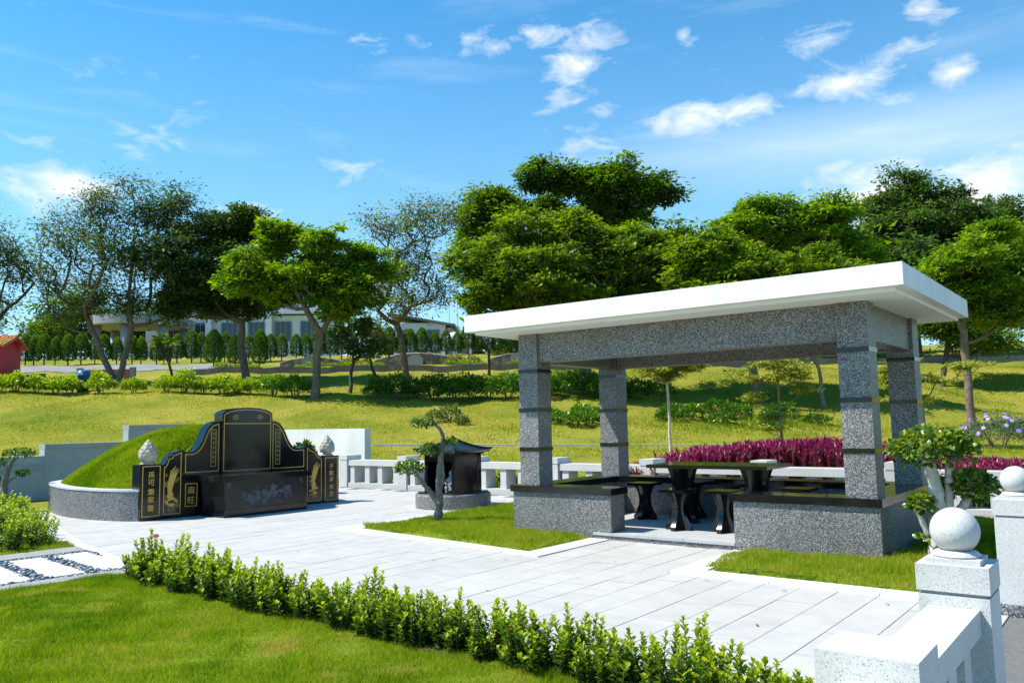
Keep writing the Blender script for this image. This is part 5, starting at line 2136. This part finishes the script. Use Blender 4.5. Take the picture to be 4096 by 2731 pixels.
cp = [croton_proto(300 + k) for k in range(4)]
sp = []
for i in range(150):
    f = i / 149
    u = .145 + (.60 - .145) * f
    d = 15.2 + 2.6 * math.sin(math.pi * min(1, f * 1.1)) - 2.2 * f
    d += random.uniform(-.45, .45)
    sp.append((u * d, d, random.uniform(.95, 1.08) * (1.32 + .22 * math.sin(math.pi * min(1, f * 1.1)))))
scatter_bushes(cp, sp, 'upright purple leaved plant in the curved bed behind the pavilion', 'plants of the purple bed')

# low dark shrubs behind the back balustrade
bp = [bush_proto('ground_shrub', 320 + k, .22, .2, .34, 260, .07, .03, 'leaf_hedge', .3, 4) for k in range(2)]
used = set()
for i, s_ in enumerate(np.arange(-.9, 12.6, .42)):
    p = bp[i % 2]
    if id(p) in used:
        o = dup(p, P(s_, 5.12, -.02), random.uniform(0, 6), random.uniform(.8, 1.15))
    else:
        used.add(id(p))
        o = p
        o.location = P(s_, 5.12, -.02)
    o['label'] = 'low dark shrub seen between the balusters of the back balustrade'
    o['group'] = 'low shrubs behind the back balustrade'


# ---------------- trained bonsai trees
def bonsai(name, label, base, trunks, pads, bark, leafL=.05, leafW=.032, n=520, seed=1, tint0=.45, extra=None):
    """trunks: polylines in (right, up) metres seen from the path; pads: (x, z, rx, rz, n)"""
    r = np.random.default_rng(seed)
    t = thing(name, label, 'bonsai', base)
    B = np.array(base)
    R = np.array(R0)
    Fv = np.array(F0)

    def at(x, z, y=0.0):
        return B + R * x + Fv * y + np.array([0, 0, z])
    ch = []
    for pts, r0, r1 in trunks:
        q = np.array([at(*p) for p in pts])
        # resample smoothly with knots
        k = len(q)
        tt = np.linspace(0, k - 1, k * 5)
        qq = np.stack([np.interp(tt, np.arange(k), q[:, i]) for i in range(3)], 1)
        for _ in range(2):
            qq[1:-1] = (qq[:-2] + qq[1:-1] * 2 + qq[2:]) / 4
        rad = np.linspace(r0, r1, len(qq)) * (1 + .10 * np.sin(np.arange(len(qq)) * 1.9 + seed)) * (1 + r.normal(0, .04, len(qq)))
        ch.append((qq, rad))
    o = raw_obj('trunk', tubes_mesh('trunk', ch, bark, 9), t)
    o.matrix_parent_inverse = Matrix.Translation(-t.location)
    for (x, z, rx, rz_, cnt) in pads:
        q = sph(r, cnt)
        q[:, 2] = np.where(r.uniform(0, 1, cnt) < .8, np.abs(q[:, 2]), q[:, 2] * .5)
        rr = r.uniform(.45, 1.0, cnt) ** .5 * (1 + .14 * np.sin(q[:, 0] * 6 + z * 9) * np.cos(q[:, 1] * 5))
        c = at(x, z)
        p = c + (q * rr[:, None]) * np.array([rx, rx * .85, rz_])
        d = nrm(q * .8 + r.normal(0, .7, (cnt, 3)))
        nr = nrm(q * .7 + np.array([0, 0, .8]) + r.normal(0, .35, (cnt, 3)))
        ti = np.clip(tint0 + .18 * q[:, 2] + r.normal(0, .2, cnt), 0, 1)
        me = leaves('foliage_pad', p, d, nr, leafL * r.uniform(.7, 1.3, cnt), leafW * r.uniform(.8, 1.2, cnt), ti, 'leaf_bonsai', fold=.2)
        o = raw_obj('foliage_pad', me, t)
        o.matrix_parent_inverse = Matrix.Translation(-t.location)
        # twigs inside the pad
        tw = []
        for k in range(14):
            e = sph(r, 1)[0] * np.array([rx * .8, rx * .7, rz_ * .6])
            e[2] = abs(e[2])
            s0 = c + np.array([0, 0, -rz_ * .25])
            tw.append((np.array([s0, s0 + e * .5 + r.normal(0, .01, 3), c + e]), [.008, .005, .003]))
        o = raw_obj('twigs', tubes_mesh('twigs', tw, bark, 4), t)
        o.matrix_parent_inverse = Matrix.Translation(-t.location)
    return t


S12 = 12.05 / 1876.0
bonsai('bonsai_tree', 'crooked grey trunked bonsai with three clipped leaf pads, beside the incense house', P(6.05, .2, .02),
       [([(0, -.05), (.0, .15), (.02, .34), (.0, .5), (.02, .78), (.06, 1.05), (.08, 1.22), (.03, 1.34), (-.06, 1.40)], .066, .018),
        ([(-.01, .28), (-.11, .42), (-.22, .55), (-.31, .68), (-.37, .74)], .043, .018),
        ([(.01, .42), (.07, .6), (.06, .85), (.05, 1.0)], .04, .016),
        ([(.05, .98), (-.05, 1.0), (-.12, 1.02)], .02, .01), ([(.07, 1.08), (.14, 1.10), (.2, 1.1)], .016, .008)],
       [(-.42, .74, .22, .13, 520), (-.12, 1.0, .18, .11, 380), (-.20, 1.40, .21, .085, 360), (.18, 1.12, .12, .06, 120)], 'bark_grey', .05, .03, seed=5, tint0=.40)
bonsai('bonsai_tree', 'white barked bonsai with a rounded leafy crown beside the pavilion corner', P(-.52, .0, .02),
       [([(-.04, -.05), (-.03, .2), (-.02, .45), (-.02, .70), (-.07, .98)], .095, .055),
        ([(-.02, .35), (.08, .52), (.11, .72), (.12, .97)], .055, .033),
        ([(.0, .2), (.11, .40), (.22, .54), (.31, .66)], .065, .028),
        ([(-.02, .22), (-.11, .27), (-.19, .46), (-.21, .54)], .036, .02)],
       [(-.03, 1.03, .37, .24, 1300), (.30, .70, .24, .16, 700), (-.16, .54, .12, .12, 170), (-.13, .24, .08, .05, 22)], 'bark_pale', .062, .042, seed=6, tint0=.52)
bonsai('bonsai_tree', 'small grey bonsai before the boundary wall, behind the path shrubs', P(14.3, -2.45, .02),
       [([(0, -.05), (.02, .3), (.05, .55), (.1, .75), (.2, .92)], .08, .03), ([(.03, .4), (-.08, .6), (-.12, .8)], .05, .02), ([(.05, .45), (.15, .55), (.3, .62)], .025, .012)],
       [(.28, 1.0, .30, .10, 330), (-.1, .84, .16, .1, 160), (.36, .64, .14, .07, 110)], 'bark_grey', .055, .034, seed=7, tint0=.36)


# ================================================================== UPPER TERRACE AND BACKGROUND
# ---------------- thin kerb line along the foot of the bank
def ribbon(name, pts, w, h, mat, label, cat, kind=None, parent=None):
    """low wall or path following the ground: pts = (xc, d)"""
    m = MB()
    rows = []
    n = len(pts)
    for i, (x, d) in enumerate(pts):
        a = pts[max(i - 1, 0)]
        b = pts[min(i + 1, n - 1)]
        dv = Vector((b[0] - a[0], b[1] - a[1])).normalized()
        nv = Vector((-dv.y, dv.x))
        z = tz(x, d)
        q0, q1 = (x - nv.x * w / 2, d - nv.y * w / 2), (x + nv.x * w / 2, d + nv.y * w / 2)
        rows.append([m.bm.verts.new(CF(q0[0], q0[1], z - .25)), m.bm.verts.new(CF(q0[0], q0[1], z + h)), m.bm.verts.new(CF(q1[0], q1[1], z + h)), m.bm.verts.new(CF(q1[0], q1[1], z - .25))])
    for A, B in zip(rows[:-1], rows[1:]):
        for k in range(4):
            m.bm.faces.new((A[k], A[(k + 1) % 4], B[(k + 1) % 4], B[k]))
    m.bm.faces.new(rows[0])
    m.bm.faces.new(rows[-1][::-1])
    return m.obj(name, mat, parent, False, label, cat, kind=kind)


ribbon('footpath', [(u * 23.0, 23.0) for u in np.linspace(-.17, .9, 60)], .14, .035, 'white_slab', 'narrow pale footpath strip along the foot of the bank', 'footpath', 'structure')
ribbon('retaining_wall', [(u * 40.4, 40.4) for u in np.linspace(-.395, .95, 120)],   .3, .26, 'retain', 'long low concrete retaining wall at the top of the bank', 'wall')


def build_road():
    V, F = [], []
    us = np.linspace(-.85, -.36, 40)
    dd = np.linspace(41.6, 51.5, 12)
    for d in dd:
        for u in us:
            V.append(tuple(CF(u * d, d, tz(u * d, d) + .03)))
    for j in range(len(dd) - 1):
        for i in range(len(us) - 1):
            a = j * len(us) + i
            F.append((a, a + 1, a + len(us) + 1, a + len(us)))
    raw_obj('road', raw_mesh('road', V, F, 'road', smooth=True), None, 'concrete road climbing past the red hut', 'road', kind='structure')


build_road()


# ---------------- clipped cypress row
def cypress_proto(seed, h, r0, n, mat, top_light, fat=.32):
    r = np.random.default_rng(seed)
    t = thing('cypress', 'x', 'cypress')
    f = r.uniform(0, 1, n) ** .85
    prof = np.interp(f, [0, .10, fat, .62, .86, 1], [.5, .92, 1.0, .86, .52, .06]) * r0
    a = r.uniform(0, 6.28, n)
    rr = prof * r.uniform(.72, 1.05, n) * (1 + .08 * np.sin(a * 5 + f * 17))
    p = np.stack([np.cos(a) * rr, np.sin(a) * rr, .16 * h + f * h * .86], 1)
    q = np.stack([np.cos(a), np.sin(a), .7 + 0 * a], 1)
    d = nrm(q + r.normal(0, .5, (n, 3)))
    nr = nrm(np.stack([np.cos(a), np.sin(a), .5 + 0 * a], 1) + r.normal(0, .4, (n, 3)))
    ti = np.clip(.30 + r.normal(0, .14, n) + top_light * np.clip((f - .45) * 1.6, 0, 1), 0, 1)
    raw_obj('foliage', leaves('foliage', p, d, nr, .12 * r.uniform(.6, 1.3, n), .055 * r.uniform(.7, 1.3, n), ti, mat), t)
    raw_obj('trunk', tubes_mesh('trunk', [(np.array([[0, 0, -.1], [0, 0, h * .5], [0, 0, h * .9]]), [.05, .035, .01])], 'bark_dark', 6), t)
    return t


cyp = [cypress_proto(400 + k, 2.0, .46, 2600, 'leaf_cypress', .5) for k in range(3)]
sp = []
for i in range(46):
    f = i / 45
    x = -33.6 + 33.0 * f
    d = 53.5 + 8.5 * max(0, f - .15)
    if i >= 24:
        x += (i - 24) * .06
    sp.append((x + random.uniform(-.1, .1), d + random.uniform(-.2, .2), random.uniform(.84, 1.12)))
scatter_bushes(cyp, sp, 'clipped bullet shaped cypress in the row before the white building', 'row of clipped cypresses')
jun = cypress_proto(420, 2.1, .5, 3200, 'leaf_cypress', .0, .2)
scatter_bushes([jun], [(-16.5, 45, 1.0), (-15.1, 44.4, .85), (-13.4, 43.2, .8)], 'unclipped dark conifer on the terrace edge, before the cypress row', 'dark conifers on the terrace edge')
mc = cypress_proto(425, .75, .2, 900, 'leaf_cypress', .15, .25)
mc.location = P(12.2, 2.6, .0)
mc['label'] = 'single small conifer behind the right shoulder of the tomb'
mc.scale = (1.3, 1.3, 1.35)


# ---------------- flower beds and tombs of stone on the terrace
def rubble_tomb(name, label, xc, d, w, h, seed):
    z = tz(xc, d)
    t = thing(name, label, 'tomb', CF(xc, d, z))
    n = 22
    m = MB()
    top = [(xc - w / 2 + w * i / n, z + h * (.35 + .65 * math.sin(math.pi * i / n) ** .8)) for i in range(n + 1)]
    fr = [CF(x, d, q) for x, q in top]
    bk = [CF(x, d + .35, q) for x, q in top]
    m.prism([CF(xc - w / 2, d, z - .2)] + fr + [CF(xc + w / 2, d, z - .2)], [CF(xc - w / 2, d + .35, z - .2)] + bk + [CF(xc + w / 2, d + .35, z - .2)])
    m.obj('stone_wall', 'stone', t)
    m = MB()
    m.tube([p + Vector((0, 0, .02)) + F0 * .17 for p in fr], .09, 6)
    m.obj('coping', 'stone', t)
    m = MB()
    m.prism([CF(xc + a, d - .25, z - .1 + b) for a, b in ((-.4, 0), (-.4, .5), (-.22, .66), (0, .7), (.22, .66), (.4, .5), (.4, 0))],
            [CF(xc + a, d - .02, z - .1 + b) for a, b in ((-.4, 0), (-.4, .5), (-.22, .66), (0, .7), (.22, .66), (.4, .5), (.4, 0))])
    m.obj('headstone', 'bgrey', t)
    return t


rubble_tomb('stone_tomb', 'low curved rubble stone tomb on the terrace, left of the leaning trunk', -11.0, 44.5, 3.4, .42, 1)
rubble_tomb('stone_tomb', 'wide curved rubble stone tomb on the terrace, behind the leaning trunk', -5.2, 44.0, 4.6, .62, 2)
rubble_tomb('stone_tomb', 'curved rubble stone tomb on the terrace beside the frangipani', 0.3, 44.5, 3.2, .5, 3)
mb = [bush_proto('terrace_shrub', 430 + k, .42, .35, .28, 420, .09, .045, 'leaf_hedge_y', .25, 4) for k in range(2)]
sp = [(x, 41.8, random.uniform(.8, 1.2)) for x in (-14.9, -14.1, -13.2, -10.9, -10.1, -9.3, -8.4, -7.5, -6.9, -3.2, -2.4, -1.6, 0.2, 1.0, 8.5, 9.4, 11.5, 12.6, 14.8, 16.5, 18.5, 20.8, 22.5)]
scatter_bushes(mb, sp, 'low clipped yellow green mound along the retaining wall', 'clipped mounds along the retaining wall')
mb2 = [bush_proto('rust_shrub', 440, .4, .35, .6, 500, .10, .05, 'leaf_olive', .95, 5)]
scatter_bushes(mb2, [(-13.9, 42.6, .9), (-8.6, 43, 1.0), (-7.7, 43, .9), (-3.0, 42.7, 1.1), (-2.1, 42.7, 1.0), (1.6, 43, .9)], 'rusty leaved shrub among the terrace tombs', 'rusty shrubs on the terrace')


# ---------------- frangipani trees on the terrace edge
def frangipani(label, xc, d, h, seed, flowers=False):
    r = np.random.default_rng(seed)
    z = tz(xc, d)
    t = thing('frangipani_tree', label, 'tree', CF(xc, d, z))
    base = np.array(CF(xc, d, z - .1))
    ch, tips = [], []

    def br(p, dr, L_, rad, lev):
        e = p + dr * L_
        ch.append((np.array([p, (p + e) / 2 + r.normal(0, .04, 3), e]), [rad, rad * .9, rad * .78]))
        if lev == 0:
            tips.append((e, dr))
            return
        for k in range(3 if lev > 1 else 2):
            a = r.uniform(0, 6.28)
            nd = nrm((dr * .75 + np.array([math.cos(a), math.sin(a), .35]) * .75)[None])[0]
            br(e, nd, L_ * r.uniform(.62, .85), rad * .68, lev - 1)
    br(base, nrm(np.array([[r.normal(0, .15), r.normal(0, .15), 1]]))[0], h * .36, .075, 3)
    o = raw_obj('trunk', tubes_mesh('trunk', ch, 'bark_dark', 6), t)
    o.matrix_parent_inverse = Matrix.Translation(-t.location)
    B, Dr = [], []
    for e, dr in tips:
        for k in range(9):
            a = r.uniform(0, 6.28)
            v = np.array([math.cos(a), math.sin(a), r.uniform(-.1, .9)])
            B.append(e - dr * r.uniform(0, .1))
            Dr.append(v)
    B, Dr = np.array(B), nrm(np.array(Dr))
    n = len(B)
    nr = nrm(np.array([0, 0, 1]) + r.normal(0, .3, (n, 3)))
    o = raw_obj('crown', leaves('crown', B, Dr, nr, .36 * r.uniform(.7, 1.2, n), .11 * r.uniform(.8, 1.2, n), np.clip(r.normal(.55, .25, n), 0, 1), 'leaf_mid', fold=.3), t)
    o.matrix_parent_inverse = Matrix.Translation(-t.location)
    return t


frangipani('frangipani with large leaves above the left end of the pavilion roof', -1.1, 38.5, 3.6, 3)
frangipani('small frangipani beside the conifers on the terrace edge', -15.9, 38.2, 2.3, 5)
frangipani('dark frangipani between the bank hedge and the leaning trunk', -6.3, 38.0, 3.3, 8)


# ---------------- red hut, waste bin, lattice wall
def build_hut():
    xc, d = -25.75, 40.0
    z = tz(xc, d) - .05
    t = thing('red_hut', 'small red painted hut with a yellow tiled roof by the road', 'hut', CF(xc, d, z))
    R = Matrix.Rotation(TH, 4, 'Z')

    def bx(c, s, mat, nm, bev=.01, par=t):
        m = MB()
        m.box(CF(xc + c[0], d + c[1], z + c[2]), s, rot=R)
        if bev:
            m.bevel(bev)
        return m.obj(nm, mat, par)
    bx((0, 0, .75), (2.2, 1.6, 1.5), 'red', 'body')
    for k in (-1, 1):
        bx((.7 + k * .16, -.803, 1.2), (.2, .012, .07), 'ash', 'vent')
    # gabled roof with rows of tiles
    m = MB()
    for sg in (-1, 1):
        q = [(-1.4, sg * 1.0, 1.5), (1.4, sg * 1.0, 1.5), (1.4, 0, 2.0), (-1.4, 0, 2.0)]
        m.prism([CF(xc + a, d + b, z + c) for a, b, c in q], [CF(xc + a, d + b, z + c + .07) for a, b, c in q])
    rf = m.obj('roof', 'red_tile', t)
    for i in range(15):
        x = -1.32 + i * .188
        m = MB()
        m.tube([CF(xc + x, d - 1.02, z + 1.585), CF(xc + x, d - .03, z + 2.075)], .052, 7)
        m.obj('roof_tile', 'yellow_tile', rf)
    m = MB()
    m.tube([CF(xc - 1.42, d, z + 2.1), CF(xc + 1.42, d, z + 2.1)], .09, 8)
    m.obj('ridge_tile', 'red_tile', rf)
    m = MB()
    m.prism([CF(xc + 1.101, d + a, z + b) for a, b in ((-.8, 1.5), (.8, 1.5), (0, 1.94))], [CF(xc + 1.06, d + a, z + b) for a, b in ((-.8, 1.5), (.8, 1.5), (0, 1.94))])
    m.obj('gable', 'red', t)


build_hut()


def build_bin():
    xc, d = -17.38, 33.0
    z = tz(xc, d) - .18
    t = thing('waste_bin', 'blue plastic waste bin with a domed lid in the sunlit hedge', 'bin', CF(xc, d, z))
    c = CF(xc, d, z)
    m = MB()
    m.lathe([(.20, -.03), (.25, .75), (.26, .76), (0, .77)], c, 20)
    m.obj('body', 'blue', t, True)
    m = MB()
    m.lathe([(.28, .78), (.29, .80), (.26, .95), (.16, 1.04), (0, 1.07)], c, 20)
    m.obj('lid', 'blue', t, True)
    m = MB()
    m.box(c - F0 * .262 + Vector((0, 0, .89)), (.22, .02, .09), rot=Matrix.Rotation(TH, 4, 'Z'))
    m.obj('flap', 'bwhite', t)


build_bin()


def build_lattice():
    x0, x1, d = -20.1, -17.8, 38.0
    t = thing('brick_lattice', 'open lattice wall of red bricks behind the twin trees', 'wall', CF((x0 + x1) / 2, d, tz(-19, d)))
    m = MB()
    m.box((0, 0, 0), (.19, .12, .052)).bevel(.004)
    me = m.mesh('brick', 'brick')
    for row in range(9):
        for k in range(10):
            x = x0 + .12 + k * .235 + (.117 if row % 2 else 0)
            if x > x1:
                continue
            o = bpy.data.objects.new('brick', me)
            link(o, t)
            o.location = CF(x, d, tz(-19, d) + .02 + row * .058) - t.location
            o.rotation_euler = (0, 0, TH)
    for x in (x0 - .06, x1 + .1):
        m = MB()
        m.box(CF(x, d, tz(-19, d) + .22), (.22, .22, .74), rot=Matrix.Rotation(TH, 4, 'Z')).bevel(.01)
        m.obj('end_pier', 'kerb', t)


build_lattice()


# ---------------- buildings
RB = Matrix.Rotation(TH, 4, 'Z')


def bblock(parent, xc, d, z, sx, sy, sz, mat, nm, bev=.03):
    m = MB()
    m.box(CF(xc, d, z), (sx, sy, sz), rot=RB)
    if bev:
        m.bevel(bev)
    return m.obj(nm, mat, parent)


def window(parent, xc, d, z, w, h, panes=2):
    """frame set proud of the wall with separate panes"""
    fr = bblock(parent, xc, d - .03, z, w + .16, .10, h + .16, 'shutter', 'window', 0)
    for k in range(panes):
        bblock(fr, xc - w / 2 + w * (k + .5) / panes, d - .09, z, w / panes - .07, .04, h, 'glass', 'pane', 0)
    return fr


def build_white_building():
    z0 = 7.3
    t = thing('white_building', 'long white two storey building behind the cypress row', 'building', CF(-25, 76, z0))
    bblock(t, -25.8, 79, z0 + 2.2, 17.0, 6.0, 4.8, 'bwhite', 'lower_storey')
    bblock(t, -24.5, 80.5, z0 + 6.35, 12.5, 6.0, 2.9, 'bwhite', 'upper_storey')
    bblock(t, -24.6, 78.9, z0 + 4.86, 15.8, 6.9, .28, 'bwhite', 'balcony_slab')
    bblock(t, -24.5, 80.5, z0 + 7.95, 13.6, 7.2, .3, 'bgrey', 'roof')
    for x in (-31.4, -28.9, -26.4, -23.9, -21.4, -19.0):
        window(t, x, 76.0, z0 + 3.1, 1.5, 1.8, 3)
    for x in (-29.4, -27.0, -24.6, -22.2, -19.9):
        window(t, x, 77.5, z0 + 6.4, 1.6, 1.5, 2)
    for x in (-28.2, -22.6):
        bblock(t, x, 75.6, z0 + 2.4, .55, .55, 4.6, 'bwhite', 'column')
    for x in (-21.0, -20.1):
        ac = bblock(t, x, 75.9, z0 + 5.4, .8, .4, .7, 'bwhite', 'air_conditioner')
        bblock(ac, x, 75.68, z0 + 5.4, .5, .03, .5, 'shutter', 'fan_grille', 0)
    for k in range(16):
        m = MB()
        x = -32 + k
        m.tube([CF(x, 75.55, z0 + 5.0), CF(x, 75.55, z0 + 5.9)], .03, 5)
        m.obj('baluster', 'metal', t)
    m = MB()
    m.tube([CF(-32.3, 75.55, z0 + 5.9), CF(-16.9, 75.55, z0 + 5.9)], .04, 5)
    m.obj('handrail', 'metal', t)
    # covered drive with round columns
    p = thing('entrance_canopy', 'broad grey entrance canopy on round columns at the white building', 'canopy', CF(-33, 70, z0))
    m = MB()
    loop = []
    for i in range(25):
        a = math.pi * i / 24
        loop.append((-33.0 + 3.9 * math.cos(a), 71 - 2.8 * math.sin(a)))
    loop += [(-36.9, 74.5), (-29.1, 74.5)]
    m.prism([CF(x, d, z0 + 3.2) for x, d in loop], [CF(x, d, z0 + 4.0) for x, d in loop])
    m.obj('canopy_slab', 'bgrey', p)
    for x, d in ((-35.9, 70.2), (-33.0, 69.2), (-30.2, 70.2), (-36.2, 74), (-29.9, 74)):
        m = MB()
        m.lathe([(.36, -.6), (.36, 3.19)], CF(x, d, z0), 20)
        m.obj('column', 'bgrey', p, True)


build_white_building()


def build_house():
    z0 = 6.7
    t = thing('modern_house', 'white modern house with a dark sloping roof beyond the half bare tree', 'house', CF(-9, 82, z0))
    bblock(t, -9.2, 83, z0 + 2.4, 5.2, 4.0, 5.0, 'bwhite', 'wall')
    m = MB()
    q = [(-12.4, 80.4, 5.75), (-5.6, 80.4, 4.45), (-5.6, 86, 4.45), (-12.4, 86, 5.75)]
    m.prism([CF(a, b, z0 + c) for a, b, c in q], [CF(a, b, z0 + c + .22) for a, b, c in q])
    m.obj('roof', 'broof', t)
    window(t, -10.6, 81, z0 + 3.5, 1.5, 1.3, 2)
    window(t, -8.2, 81, z0 + 3.5, 1.9, 1.3, 3)
    bblock(t, -7.6, 80.8, z0 + 2.05, 2.6, .6, .14, 'bgrey', 'window_hood', 0)
    bblock(t, -6.2, 82.5, z0 + 2.6, .5, 3, 3.6, 'bgrey', 'side_wing')
    g = thing('white_kiosk', 'small white open kiosk with a domed roof beside the modern house', 'kiosk', CF(-5.3, 78, z0))
    bblock(g, -5.3, 78, z0 + 2.75, 2.9, 2.4, .45, 'bwhite', 'roof_slab')
    for x in (-6.55, -5.4, -4.05):
        for d in (77, 79):
            bblock(g, x, d, z0 + 1.2, .28, .28, 2.64, 'bwhite', 'column')
    bblock(g, -4.6, 79.3, z0 + 1.2, 1.3, .1, 2.6, 'bgrey', 'screen', 0)
    m = MB()
    m.lathe([(.75, 2.976), (.72, 3.2), (.45, 3.5), (0, 3.62)], CF(-5.6, 78.2, z0), 18)
    m.obj('dome', 'bwhite', g, True)
    for x, h, lab in ((-6.6, 8.0, 'short thin grey mast behind the modern house'), (-5.75, 9.8, 'tall thin grey mast rising behind the kiosk')):
        c = CF(x, 86, z0)
        p = thing('mast', lab, 'mast', c)
        m = MB()
        m.tube([c + Vector((0, 0, -.5)), c + Vector((0, 0, h))], [.06, .025], 6)
        m.obj('pole', 'metal', p)
        m = MB()
        m.lathe([(.0, h * .62), (.09, h * .63), (.09, h * .66), (0, h * .67)], c, 8)
        m.obj('knuckle', 'metal', p)


build_house()


# ---------------- far trees on the horizon, each with trunk and crown
def far_tree_proto(seed, h, rw, mat, n=2600, tint0=.4):
    r = np.random.default_rng(seed)
    t = thing('far_tree', 'x', 'tree')
    bl = []
    for k in range(9):
        a = r.uniform(0, 6.28)
        q = rw * .55 * math.sqrt(r.uniform(0, 1))
        bl.append((math.cos(a) * q, math.sin(a) * q, h * r.uniform(.45, .85), rw * r.uniform(.3, .5), rw * r.uniform(.3, .5), h * r.uniform(.12, .2)))
    tips = blob_points(bl, 110, r)
    chains, tp, nd, rad = grow(np.array([0, 0, -.3]), [np.array([.1, 0, h * .35])], tips, r, h * .028, tip_r=.02, seg=1.2)
    raw_obj('trunk', tubes_mesh('trunk', chains, 'bark_dark', 5), t)
    raw_obj('crown', crown_leaves('crown', tp, n // 110, rw * .12, .36, .22, mat, r, .2, .55, tint0), t)
    return t


fp = [far_tree_proto(500, 7.0, 4.0, 'leaf_dark', 4400, .6), far_tree_proto(501, 6.5, 4.2, 'leaf_mid', 4400, .35), far_tree_proto(502, 8.0, 4.0, 'leaf_mid', 4400, .15)]
sp = []
for i in range(15):
    sp.append((-60 + i * 2.7 + random.uniform(-.6, .6), 84 + random.uniform(-3, 8) + (8 if -42 < -60 + i * 2.7 < -22 else 0), random.uniform(.95, 1.2)))
for i in range(9):
    sp.append((-16 + i * 3.4, 108 + random.uniform(-6, 6), random.uniform(.8, 1.0)))
for i in range(12):
    sp.append((12 + i * 4.2, 74 + random.uniform(-6, 8), random.uniform(.75, 1.0)))
scatter_bushes(fp, sp, 'distant green tree on the skyline beyond the buildings', 'distant skyline trees')
# filler trees between the nearer crowns on the right, same kinds
fp2 = [far_tree_proto(510, 6.2, 3.2, 'leaf_mid', 6600, .4), far_tree_proto(511, 6.0, 3.0, 'leaf_dark', 6600, .75)]
scatter_bushes(fp2, [(8.5, 47, 1.15), (13.5, 49, 1.2), (18.5, 46, 1.15), (22.5, 45, 1.15), (27, 46, 1.2), (32, 48, 1.25), (3.5, 50, 1.1), (11, 52, 1.3), (20.5, 52, 1.3), (36, 52, 1.3)], 'shaded tree of the belt behind the pavilion roof', 'tree belt behind the pavilion')


# ---------------- rough grass on the bank
def bank_grass():
    r = np.random.default_rng(77)
    n = 260000
    d = r.uniform(15, 39, n) ** 1.0
    u = r.uniform(-.70, .72, n)
    x = u * d
    dt = 13.56 / np.maximum(.790 + .613 * u, .05)
    ds = 19.15 / np.maximum(.613 - .790 * u, .05)
    k = d > np.minimum(dt, ds) + .5
    d, u, x = d[k], u[k], x[k]
    n = len(d)
    z = terr(x, d)
    p = np.stack([CAM.x + R0.x * x + F0.x * d, CAM.y + R0.y * x + F0.y * d, z - .01], 1)
    a = r.uniform(0, 6.28, n)
    ln = r.uniform(.2, 1.3, n)
    tall = np.clip(1 + .6 * fbm2(x, d, 1.3, 4), .3, 2)
    tall = tall * (1 + 1.6 * np.clip(1 - np.abs(u - .28) / .15, 0, 1) * np.clip(1 - np.abs(d - 27.3) / 3.2, 0, 1))
    dv = nrm(np.stack([np.cos(a) * ln, np.sin(a) * ln, np.ones(n)], 1)) * (r.uniform(.03, .075, n) * tall)[:, None]
    b = r.uniform(0, 6.28, n)
    sd = np.stack([np.cos(b), np.sin(b), 0 * b], 1) * .016
    V = np.stack([p - sd, p + sd, p + dv], 1).reshape(-1, 3)
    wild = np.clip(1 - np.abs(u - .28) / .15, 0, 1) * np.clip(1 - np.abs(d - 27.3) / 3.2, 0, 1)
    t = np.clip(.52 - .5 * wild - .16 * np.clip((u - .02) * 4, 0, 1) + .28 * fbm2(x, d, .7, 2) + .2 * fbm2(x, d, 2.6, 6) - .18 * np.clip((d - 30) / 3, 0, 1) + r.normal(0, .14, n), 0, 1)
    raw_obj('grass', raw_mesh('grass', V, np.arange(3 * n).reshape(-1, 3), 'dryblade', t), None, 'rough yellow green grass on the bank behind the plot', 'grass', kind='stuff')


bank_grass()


# ---------------- a few fallen leaves on the paving
def fallen_leaves():
    r = np.random.default_rng(91)
    proto = None
    spots = [(3.6, -1.42), (4.3, -1.5), (5.1, -1.35), (6.0, -1.3), (6.75, -.7), (7.0, .3), (2.7, -.5), (2.2, -1.3), (1.0, -1.75), (.3, -1.8), (-.5, -1.9), (3.9, -2.2), (5.6, -2.6), (7.6, -1.4), (4.5, -3.4), (2.4, -3.1), (1.2, -3.6), (8.4, .4), (3.2, -1.8), (.1, -3.0)]
    for i, (s_, t_) in enumerate(spots):
        p = P(s_, t_, .006)
        a = r.uniform(0, 6.28)
        me = leaves('fallen_leaf', [(0, 0, 0)], [(math.cos(a), math.sin(a), .12)], np.array([[0, .2, 1.0]]), [r.uniform(.03, .055)], [r.uniform(.014, .024)], [r.uniform(.6, 1)], 'leaf_olive', fold=.35)
        o = raw_obj('fallen_leaf', me, None, 'small dry leaf lying on the pale paving', 'leaf', 'fallen leaves on the plaza')
        o.location = p


fallen_leaves()
